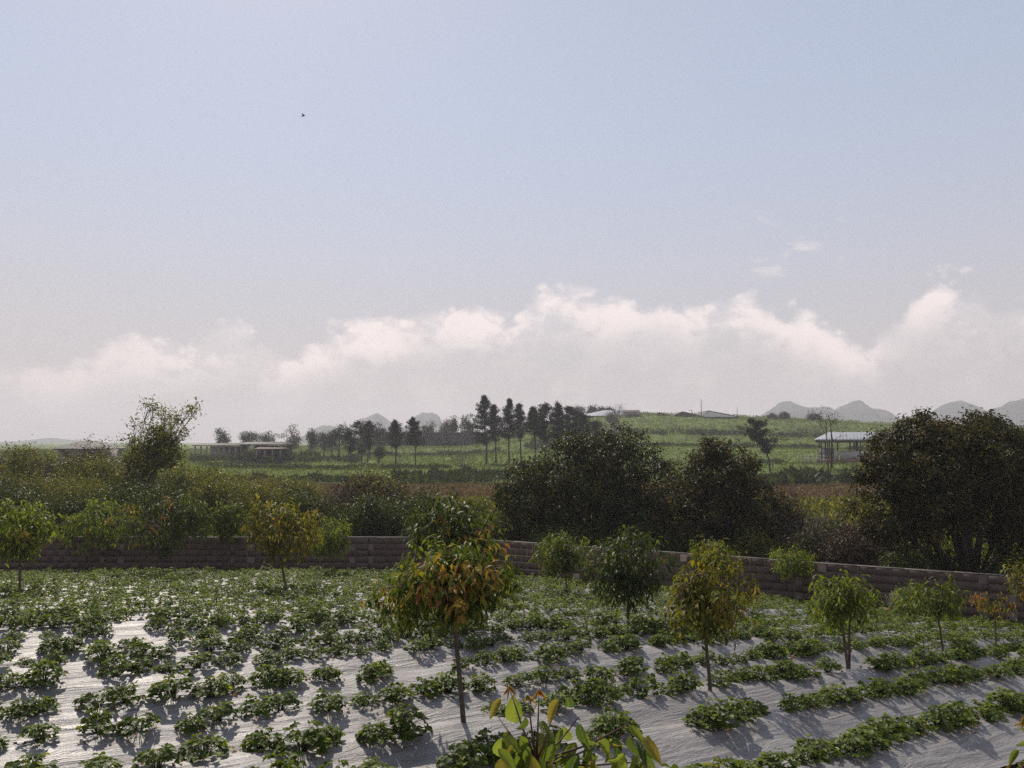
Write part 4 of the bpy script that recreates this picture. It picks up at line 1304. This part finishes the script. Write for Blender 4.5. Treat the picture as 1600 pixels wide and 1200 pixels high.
FT = [
 ('pale feathery tree above the long dark shed', 348, 672, 26, 694, 205, 'far_leaf'),
 ('dark round tree right of the feathery tree', 384, 674, 24, 696, 200, 'far_leaf'),
 ('wide hazy tree above the red roof', 417, 671, 38, 698, 230, 'far_leaf'),
 ('largest round hazy tree at the right of the red roof', 456, 664, 38, 706, 215, 'far_leaf'),
 ('dark conifer right of the round hazy tree', 487, 671, 22, 700, 185, 'pine'),
 ('low dark tree before the left blue peak', 506, 676, 22, 702, 180, 'pine'),
 ('dark tree with an upright crown at the foot of the left peak', 530, 660, 26, 700, 165, 'pine'),
 ('small dark tree just right of the upright one', 519, 672, 18, 700, 170, 'pine'),
 ('slim dark tree before the blue twin peaks', 578, 664, 16, 690, 175, 'pine'),
 ('flat spreading tree between the twin peaks', 593, 662, 26, 684, 190, 'pine'),
 ('narrow tree left of the cone-topped pine', 620, 660, 14, 690, 180, 'pine'),
 ('squat tree on the far bank below the right twin peak', 672, 659, 24, 676, 236, 'far_leaf'),
 ('round tree on the far bank right of the squat one', 699, 656, 28, 676, 238, 'far_leaf'),
 ('thin upright tree on the far bank', 709, 653, 8, 674, 236, 'far_leaf'),
 ('dark tree on the far bank beside the tallest pine', 729, 652, 24, 670, 238, 'far_leaf'),
 ('leafy clump on the skyline left of the long white roof', 905, 637, 26, 652, 285, 'pine'),
 ('skyline tree left part behind the white roof', 924, 637, 12, 650, 292, 'pine'),
 ('skyline tree right part behind the white roof', 940, 638, 16, 650, 292, 'pine'),
 ('skyline tree touching the white roof', 952, 639, 10, 650, 292, 'pine'),
 ('small round bush on the crest left of the right-hand peaks', 1224, 648, 14, 653, 276, 'pine'),
 ('little bush on the crest beneath the peaks', 1207, 651, 10, 654, 276, 'pine'),
 ('low bush on the crest above the shed roof', 1270, 650, 18, 656, 276, 'pine'),
 ('bluish shrub on the slope under the long white roof', 955, 648, 14, 658, 250, 'far_leaf'),
 ('dark green clump low over the left bushes', 440, 700, 30, 716, 150, 'scrub'),
 ('dark bush on the slope beneath the red roof', 400, 704, 30, 716, 150, 'scrub'),
 ('dark shrub at the mid slope behind the left pines', 592, 696, 20, 706, 140, 'scrub'),
]
for i, (lab, x, yt, wp, yb, Y, mk) in enumerate(FT): far_tree(lab, x, yt, wp, yb, Y, i, mk)

# ------------------------------------------------------------------ ground cover: scrub on banks, pasture tufts, weeds by the wall
def scatter(name, label, cat, X, Y, f, L, mat, per=4, seed=0, up=1.0, spread=.3):
    g = np.random.default_rng(seed)
    n = len(X) * per
    Z = f(X, Y)
    Pn = np.repeat(np.stack([X, Y, Z], 1), per, 0) + g.normal(0, 1, (n, 3)) * np.array([spread, spread, 0])
    Lr = np.repeat(np.broadcast_to(L, X.shape), per) * g.uniform(.5, 1.2, n)
    D = nrm(g.normal(0, .5, (n, 3)) * [1, 1, .2] + [0, 0, up])
    Pn[:, 2] += g.uniform(-.05, .35, n) * Lr
    v, t_ = leaf_mesh(Pn, D, g.normal(size=(n, 3)), Lr, Lr * .5, 0)
    o = link(name, new_mesh(name, v, t_, mat)); tag(o, label, cat, kind='stuff')
g = np.random.default_rng(77)
def fan(n, y0, y1, pw=1.0):
    Y = y0 + (y1 - y0) * g.uniform(0, 1, n) ** pw
    X = g.uniform(-.68, .68, n) * Y
    return X, Y
X, Y = fan(42000, 84, 285, .8)
scatter('pasture_grass', 'rough green crop covering the terraced hillside', 'grass', X, Y, F,   .16 + .0015 * Y, M['grass'], 3, 1)
X, Y = fan(13000, 58, 84)
scatter('dry_grass', 'dry brown grass of the flat meadow beyond the wall', 'grass', X, Y, F, .26, M['dry_grass'], 4, 2)
# dark scrub along terrace banks
bx, by, bl = [], [], []
def bank(pxs, y0, hm, n, jit=2.0):
    """pxs = pixel range, y0 = distance"""
    x = g.uniform(pxs[0], pxs[1], n); Yb = y0 + 3.0 * wob(x * .02, x * 0 + y0, .8) + g.normal(0, jit, n)
    keep = wob(x * .035, x * 0 + y0 * 3.1, 1.0) + g.normal(0, .25, n) > -.25
    x = x[keep]; Yb = Yb[keep]; n = len(x)
    bx.append((x - 800) / FPX * Yb); by.append(Yb); bl.append(hm * g.uniform(.5, 1.3, n) * (.7 + .5 * np.abs(wob(x * .05, x * 0 + y0, 1))))
bank((200, 1420), 88, .62, 4200, 1.6)
bank((620, 800), 96, .9, 900)
bank((1150, 1420), 83, 1.1, 2200, 1.5)
bank((330, 700), 128, .7, 1500, 2)
bank((860, 1420), 182, .9, 2600, 1.6)
bank((860, 1290), 214, 1.0, 1600, 1.5)
bank((930, 1420), 238, .7, 700, 4)
bank((560, 790), 190, .9, 1300, 3)
bank((300, 560), 165, 1.2, 2200, 5)
bank((990, 1330), 130, .6, 700, 4)
bank((820, 960), 200, 1.2, 700, 4)
X, Y, L = np.concatenate(bx), np.concatenate(by), np.concatenate(bl)
scatter('bank_scrub', 'dark scrub lining the terrace banks', 'scrub', X, Y, F, L, M['scrub'], 4, 3, .8, .35)
# undergrowth between wall and bushes
n = 15000; Y = g.uniform(24, 62, n); X = g.uniform(-.72, .72, n) * Y
s_ = (X - WC[0]) * wr_dir[0] + (Y - WC[1]) * wr_dir[1]; d_ = (X - WC[0]) * wr_n[0] + (Y - WC[1]) * wr_n[1]
k = np.where(X < WC[0], Y > 29.5, d_ < -.5)
scatter('undergrowth', 'tangled weeds and low growth behind the wall', 'weeds', X[k], Y[k], F, .42, M['bush_olive'], 5, 4, .9, .22)
# weeds at the wall foot
n = 1700; t_ = g.uniform(0, 1, n) ** .6
Ls_ = np.linalg.norm(WR1 - WC); q = WC[None] + wr_dir[None] * (t_ * Ls_)[:, None] + wr_n[None] * (g.uniform(.15, 1.0, n) * (.5 + 2.1 * np.clip((t_ * Ls_ - 11) / 7, 0, 1)))[:, None]
scatter('wall_foot_weeds', 'grass and weeds along the foot of the right wall', 'weeds', q[:, 0], q[:, 1], H, .16, M['bush_green'], 5, 5, .9, .08)
n = 700; X = g.uniform(-19, -2, n); Y = 28.9 - g.uniform(.15, .7, n)
scatter('wall_foot_grass', 'grass along the foot of the left wall', 'grass', X, Y, H, .14, M['bush_green'], 5, 6, .9, .08)

# ------------------------------------------------------------------ buildings
def gable(mb, x0, x1, y0, y1, ze, zr, hip0=0.0, hip1=0.0, th=.12):
    ym = (y0 + y1) / 2
    for dz in (0, -th):
        a, b, c, d = (x0, y0, ze + dz), (x1, y0, ze + dz), (x1, y1, ze + dz), (x0, y1, ze + dz)
        r0, r1 = (x0 + hip0, ym, zr + dz), (x1 - hip1, ym, zr + dz)
        mb.add([a, b, c, d, r0, r1], [(0, 1, 5), (0, 5, 4), (2, 3, 4), (2, 4, 5), (3, 0, 4), (1, 2, 5)] if dz == 0 else [(0, 5, 1), (0, 4, 5), (2, 4, 3), (2, 5, 4)] + ([] if not hip0 else [(3, 4, 0)]))
    for (p, q) in (((x0, y0), (x1, y0)), ((x0, y1), (x1, y1))):
        mb.quad((p[0], p[1], ze), (q[0], q[1], ze), (q[0], q[1], ze - th), (p[0], p[1], ze - th))

def cattle_shed():
    Y = 112.0; s = Y / FPX
    x0 = (1275 - 800) * s; x1 = (1462 - 800) * s
    ground = float(F((x0 + x1) / 2, Y))
    base_z = P(1300, 721, Y).z
    B = Vector((x0, Y, base_z))
    root = empty('cattle_shed', B, 'open cattle shed with pale corrugated metal roof at right on the pasture', 'shed', None, -R(18))
    L = x1 - x0; D = 7.0
    ze = P(1300, 686.5, Y).z - base_z; zr = P(1300, 675.5, Y + D / 2).z - base_z
    m_ = MB(); gable(m_, 0, L, 0, D, ze, zr, 1.7, 1.2, .10)
    rf = m_.build('roof', M['metalroof'], root)
    rib = MB()
    for i in range(int(L / .45)):
        x = .3 + i * .45
        xr = min(max(x, 1.7), L - 1.2)
        f = 1.0 if 1.7 <= x <= L - 1.2 else (x / 1.7 if x < 1.7 else (L - x) / 1.2)
        rib.tube([(x, -.02, ze + .02), (x, D / 2 * f, ze + (zr - ze) * f + .02)], .028, 4)
    rib.build('corrugation', M['metalroof'], rf)
    m_ = MB(); m_.box((L / 2, .06, ze - .28), (L - .3, .12, .34)); m_.build('fascia', M['darkwood'], root)
    m_ = MB(); m_.box((L / 2, D - .06, ze - .28), (L - .3, .12, .34)); m_.build('fascia', M['darkwood'], root)
    for px in (1282, 1289, 1293, 1325, 1330, 1334, 1338, 1362, 1385, 1408):
        x = (px - 800) * s - x0
        m_ = MB(); m_.box((x, .3 + (px % 3) * 1.1, ze / 2 - .1), (.16, .16, ze - .1)); m_.build('post', M['darkwood'], root)
    for px in (1282, 1310, 1340, 1370, 1400, 1424):
        x = (px - 800) * s - x0
        m_ = MB(); m_.box((x, D - .4, ze / 2 - .1), (.16, .16, ze - .1)); m_.build('post', M['darkwood'], root)
    zt = P(1300, 705, Y).z - base_z; zb = P(1300, 718, Y).z - base_z
    xa, xb = (1308 - 800) * s - x0, (1420 - 800) * s - x0
    m_ = MB(); m_.box(((xa + xb) / 2, .15, (zt + zb) / 2), (xb - xa, .2, zt - zb)); lw = m_.build('low_wall', M['pale_concrete'], root)
    m_ = MB(); m_.box(((xa + xb) / 2, .15, zt + .035), (xb - xa + .1, .28, .07)); m_.build('sill', M['cement'], lw)
    xc, xd = (1280 - 800) * s - x0, (1302 - 800) * s - x0
    m_ = MB(); m_.box(((xc + xd) / 2, 2.6, (zt + zb) / 2 + .2), (xd - xc, .2, zt - zb + .3)); m_.build('back_wall', M['pale_concrete'], root)
    m_ = MB(); m_.box((xd + .15, .35, (zt + zb) / 2), (.35, .35, zt - zb + .1)); m_.build('door_post', M['pale_concrete'], root)
    m_ = MB(); m_.box(((xc + xb) / 2, .1, zb - .15), (xb - xc, .34, .3)); m_.build('footing', M['redbrick'], root)
    m_ = MB(); m_.box(((xa + xb) / 2 + 1, 1.3, zt - .2), (xb - xa - 3, .7, .3)); m_.build('feed_trough', M['darkwood'], root)
cattle_shed()

def rail_fence():
    Y = 110.5; s = Y / FPX
    p0 = P(1247, 719, Y); x0 = p0.x
    root = empty('rail_fence', p0 - Vector((0, 0, .3)), 'pale post-and-rail fence running left from the cattle shed', 'fence')
    L = 58 * s
    n = 11
    for i in range(n):
        m_ = MB(); m_.box((i * L / (n - 1), 0, .35), (.09, .09, 1.3)); m_.build('fence_post', M['pale_concrete'], root)
    for z in (.45, .85):
        m_ = MB(); m_.box((L / 2, -.085, z), (L + .1, .06, .09)); m_.build('rail', M['pale_concrete'], root)
rail_fence()

def crest_shed(label, xa, xb, yr, ye, Y, roofmat, ridge=None, depth=9, cat='shed', name='farm_shed', yb=652, posts=5, walls=None, h0=0, h1=0):
    s = Y / FPX
    base = min(P(xa, yb, Y).z, 99)
    B = Vector(((xa - 800) * s, Y, base)); L = (xb - xa) * s
    root = empty(name, B, label, cat, 'farm sheds along the skyline')
    ze = P(xa, ye, Y).z - base; zr = P(xa, yr, Y + depth / 2).z - base
    m_ = MB()
    if ridge is None:
        gable(m_, 0, L, 0, depth, ze, zr, h0, h1, .15)
    else:       # gable end faces the camera: ridge runs away from it
        xr = (ridge - xa) * s
        for dz, fl in ((0, 0), (-.15, 1)):
            m_.quad((0, 0, ze + dz), (0, depth, ze + dz), (xr, depth, zr + dz), (xr, 0, zr + dz))
            m_.quad((xr, 0, zr + dz), (xr, depth, zr + dz), (L, depth, ze + dz), (L, 0, ze + dz))
        m_.add([(0, 0, ze - .15), (xr, 0, zr - .15), (L, 0, ze - .15), (0, 0, ze), (xr, 0, zr), (L, 0, ze)], [(0, 1, 4), (0, 4, 3), (1, 2, 5), (1, 5, 4)])
    m_.build('roof', roofmat, root)
    if ridge is not None:
        m_ = MB(); m_.add([(.3, .12, ze - .2), (L - .3, .12, ze - .2), (xr, .12, zr - .25)], [(0, 1, 2)]); m_.add([(.3, .2, ze - .2), (L - .3, .2, ze - .2), (xr, .2, zr - .25)], [(0, 2, 1)])
        m_.build('gable', walls or M['darkwood'], root)
    for i in range(posts):
        x = .4 + (L - .8) * i / max(1, posts - 1)
        m_ = MB(); m_.box((x, .35, (ze - .2) / 2 - .4), (.22, .22, ze + .6)); m_.build('post', M['cement'], root)
    if walls:
        m_ = MB(); m_.box((L / 2, depth - .3, ze * .45 - .4), (L - .8, .2, ze * .9 + .6)); m_.build('wall', walls, root)
    return root
crest_shed('long farm shed with pale sheet roof on the hill crest', 904, 998, 641, 649.5, 268, M['metalroof'], depth=10, walls=M['pale_concrete'], posts=7, h0=9, h1=0, yb=653)
crest_shed('small white-walled shed end right of the long pale roof', 976, 1001, 640.5, 643.5, 262, M['darkwood'], depth=6, walls=M['white'], posts=3, yb=652)
crest_shed('lowest dark roofed shed on the crest, left of the others', 1000, 1020, 647, 650, 268, M['darkroof'], ridge=1012, depth=12, posts=2)
crest_shed('small dark gabled shed on the crest', 1018, 1050, 645, 650, 266, M['darkroof'], ridge=1030, depth=12, walls=M['darkwood'], posts=4)
crest_shed('wide dark gabled shed on the crest beside the tall mast', 1048, 1100, 644, 650.5, 264, M['darkroof'], ridge=1067, depth=14, walls=M['darkwood'], posts=5)
crest_shed('dark roofed shed with open white sides right of the tall mast', 1097, 1155, 642.5, 650.5, 262, M['darkroof'], ridge=1107, depth=14, walls=M['white'], posts=6)

def pole(label, x, ytop, ybot, Y, r_, mat, name='utility_pole', cross=False, cat='pole'):
    b = P(x, ybot, Y); t = P(x, ytop, Y)
    root = empty(name, b, label, cat)
    m_ = MB(); m_.tube([(0, 0, -1.0), (0, 0, (t - b).z)], [r_, r_ * .7], 7); m_.build('shaft', mat, root, smooth=True)
    if cross:
        m_ = MB(); m_.box((0, 0, (t - b).z - .5), (1.4, .12, .12)); m_.build('crossarm', mat, root)
        for k in (-.6, 0, .6):
            m_ = MB(); m_.tube([(k, 0, (t - b).z - .44), (k, 0, (t - b).z - .22)], .05, 5); m_.build('insulator', M['white'], root)
pole('tall thin mast on the crest between two dark sheds', 1096, 624, 652, 262, .12, M['darkwood'], 'mast')
pole('short thin mast at the right end of the crest sheds', 1152, 636, 654, 262, .09, M['darkwood'], 'mast')
pole('pale concrete pole at the right side of the pine row', 883, 669, 706, 120, .10, M['cement'], cross=False)
pole('thin pole on the skyline behind the long pale roof', 931, 631, 652, 280, .09, M['darkwood'], 'mast', True)
pole('thin pole above the seventh pine', 871, 625, 700, 150, .07, M['darkwood'], 'mast')
# slanting boom on the crest
bb = P(1085, 650, 262); root = empty('loading_boom', bb, 'slanting thin boom with a raised end beside the tall mast', 'boom')
m_ = MB(); m_.tube([(0, 0, -.5), (-1.0, 0, 2.0)], .09, 5); m_.build('arm', M['darkwood'], root)
m_ = MB(); m_.tube([(-1.0, 0, 2.0), (-1.7, 0, 1.6)], .07, 5); m_.build('jib', M['darkwood'], root)

def hip_house():
    Y = 96; s = Y / FPX
    b = P(85, 722, Y)
    root = empty('hipped_roof_house', b, 'low house with dark hipped roof half hidden by bushes at far left', 'house')
    L = 72 * s; D = 6
    ze = P(85, 701, Y).z - b.z; zr = P(85, 688.5, Y + 3).z - b.z
    m_ = MB(); gable(m_, -.2, L + .3, -.3, D, ze, zr, 1.6, 2.2, .14); m_.build('roof', M['darkroof'], root)
    m_ = MB(); m_.box((L / 2, D / 2 - .1, ze / 2 - .6), (L - .4, D - .8, ze + 1.0)); wl = m_.build('wall', M['pale_concrete'], root)
    for x in (1.2, 3.6):
        m_ = MB(); m_.box((x, .22, ze * .55), (.7, .08, .7)); m_.build('window', M['darkwood'], root)
hip_house()
gp = P(176, 720, 78); root = empty('whitewashed_wall', gp - Vector((0, 0, .4)), 'small bright whitewashed wall glimpsed through the bushes at left', 'wall')
m_ = MB(); m_.box((0, 0, .2), (1.4, .2, .75)); m_.build('panel', M['white'], root)
m_ = MB(); m_.box((0, 0, .6), (1.5, .28, .06)); m_.build('coping', M['cement'], root)

crest_shed('long dark shed with pale piers at left beyond the bushes', 302, 372, 692.5, 695.5, 150, M['darkroof'], depth=8, walls=M['pale_concrete'], posts=8, yb=707, name='long_shed')
crest_shed('second stretch of dark shed roof beneath the hazy trees', 374, 443, 690.5, 694, 152, M['darkroof'], depth=8, walls=M['darkwood'], posts=7, yb=706, name='long_shed')
crest_shed('low shed with faded red roof under the largest hazy tree', 398, 442, 699, 701, 146, M['redroof'], depth=5, walls=M['darkwood'], posts=4, yb=707, name='red_roof_shed')

# dark overgrown boundary on the far bank
Yh = 232
pts = np.linspace(585, 762, 60)
root = empty('boundary_wall', P(585, 684, Yh), 'dark overgrown boundary wall along the far bank behind the pines', 'wall')
o0 = P(585, 684, Yh)
L = (762 - 585) / FPX * Yh
zb_ = P(700, 690, Yh).z - o0.z; zt_ = P(700, 675.5, Yh).z - o0.z
m_ = MB(); V_ = []
m_.box((L / 2, 0, (zb_ + zt_) / 2 - .6), (L, .5, zt_ - zb_ + 1.2)); m_.build('wall_face', M['darkroof'], root)
gg = np.random.default_rng(4); n = 1500
Pn = np.stack([gg.uniform(0, L, n), gg.normal(-.3, .15, n), gg.uniform(zb_ - 1, zt_ + .25, n)], 1)
v, t_ = leaf_mesh(Pn, rdir(n, gg) + [0, 0, .3], gg.normal(size=(n, 3)), gg.uniform(.35, .9, n), gg.uniform(.2, .4, n), 0)
link('creeper', new_mesh('creeper', v, t_, M['scrub']), root)

# ------------------------------------------------------------------ mountains
def mountain(profile, Y, seed, depthm=260):
    """profile: skyline (px, py) list; a ridge of real depth with rough karst slopes"""
    xs_ = np.array([p[0] for p in profile], float); ys_ = np.array([p[1] for p in profile], float)
    nx, ny = 180, 36
    px = np.linspace(xs_[0], xs_[-1], nx)
    hz = (690 - np.interp(px, xs_, ys_)) / FPX * Y
    X0 = (px - 800) / FPX * Y
    g = np.random.default_rng(seed)
    hz = hz + 1.6 * wob(X0 * .12, X0 * 0 + seed, 1) * np.clip(hz / 20, 0, 1)
    v = np.linspace(-1, 1, ny)
    XX, VV = np.meshgrid(X0, v)
    prof = (1 - np.abs(VV) ** 1.5)
    Z = (hz[None] + 4) * prof + 4.0 * wob(XX * .03, VV * 6 + seed, 1) * (1 - np.abs(VV)) * np.abs(VV) * np.clip(hz[None] / 20, 0, 1) - 6
    Z[ny // 2] = np.maximum(Z[ny // 2], -6)
    YY = Y + VV * depthm * .5 + 10 * wob(XX * .02, VV * 3, 1)
    Vt = np.stack([XX, YY, Z + 2], -1).reshape(-1, 3)
    i = (np.arange(ny - 1)[:, None] * nx + np.arange(nx - 1)[None]).ravel()
    Q = np.stack([i, i + 1, i + nx + 1, i + nx], 1)
    o = link('mountain', new_mesh('mountain', Vt, Q, M['rock'], True)); tag(o, kind='structure')
mountain([(470, 694), (495, 668), (515, 664), (535, 672), (545, 670), (562, 656), (582, 648), (592, 646), (604, 654), (618, 668), (628, 694)], 1500, 1)
mountain([(612, 694), (634, 668), (648, 652), (660, 644), (675, 644), (686, 650), (692, 662), (706, 694)], 1540, 2)
mountain([(1150, 694), (1190, 650), (1205, 640), (1222, 628), (1236, 626), (1250, 634), (1270, 636), (1295, 636), (1308, 640), (1316, 634), (1330, 628), (1340, 626), (1352, 636), (1378, 640), (1400, 654), (1425, 694)], 1450, 3)
mountain([(1430, 694), (1465, 640), (1482, 630), (1500, 626), (1518, 632), (1536, 643), (1560, 664), (1590, 694)], 1400, 4)
mountain([(1500, 694), (1536, 644), (1560, 636), (1600, 622), (1640, 618), (1690, 640), (1760, 650), (1820, 694)], 1330, 5)
mountain([(-60, 696), (0, 691), (60, 688), (85, 684), (110, 688), (150, 691), (210, 696)], 1700, 6)

# ------------------------------------------------------------------ bird
bp = P(474, 181, 34)
root = empty('bird', bp, 'tiny dark bird flying high in the left part of the sky', 'bird')
m_ = MB(); m_.tube([(-.08, 0, -.02), (-.04, 0, 0), (.03, 0, .0), (.07, 0, .01), (.10, 0, .012)], [.006, .022, .024, .014, .003], 6); m_.build('body', M['feather'], root)
for sgn in (-1, 1):
    m_ = MB(); V_ = [(.03, sgn * .015, .01), (-.02, sgn * .015, .01), (.02, sgn * .07, .07), (-.03, sgn * .07, .06), (-.04, sgn * .14, .09)]
    V2 = [(a, b, c - .004) for a, b, c in V_]
    m_.add(V_ + V2, [(0, 1, 3), (0, 3, 2), (2, 3, 4), (5, 8, 6), (5, 7, 8), (7, 9, 8)]); m_.build('wing', M['feather'], root)
m_ = MB(); m_.box((-.10, 0, -.025), (.06, .025, .004)); m_.build('tail', M['feather'], root)
root.rotation_euler = (0, -.5, .3)

# ------------------------------------------------------------------ haze
m = bpy.data.materials.new('haze'); m.use_nodes = True; t = NT(m.node_tree); t.n.clear()
out = t.new('ShaderNodeOutputMaterial'); pv = t.new('ShaderNodeVolumePrincipled')
pv.inputs['Color'].default_value = (.915, .905, .985, 1)
pv.inputs['Density'].default_value = .00052
pv.inputs['Anisotropy'].default_value = .2
t.l.new(pv.outputs[0], out.inputs['Volume'])
m_ = MB(); m_.box((0, 890, 30), (3000, 2040, 90))
o = m_.build('haze', m); tag(o, kind='stuff')
m_ = None
tris = sum(len(me.polygons) * (me.users) for me in bpy.data.meshes)
print('polys with users', tris, 'unique', sum(len(me.polygons) for me in bpy.data.meshes), 'objects', len(bpy.data.objects))
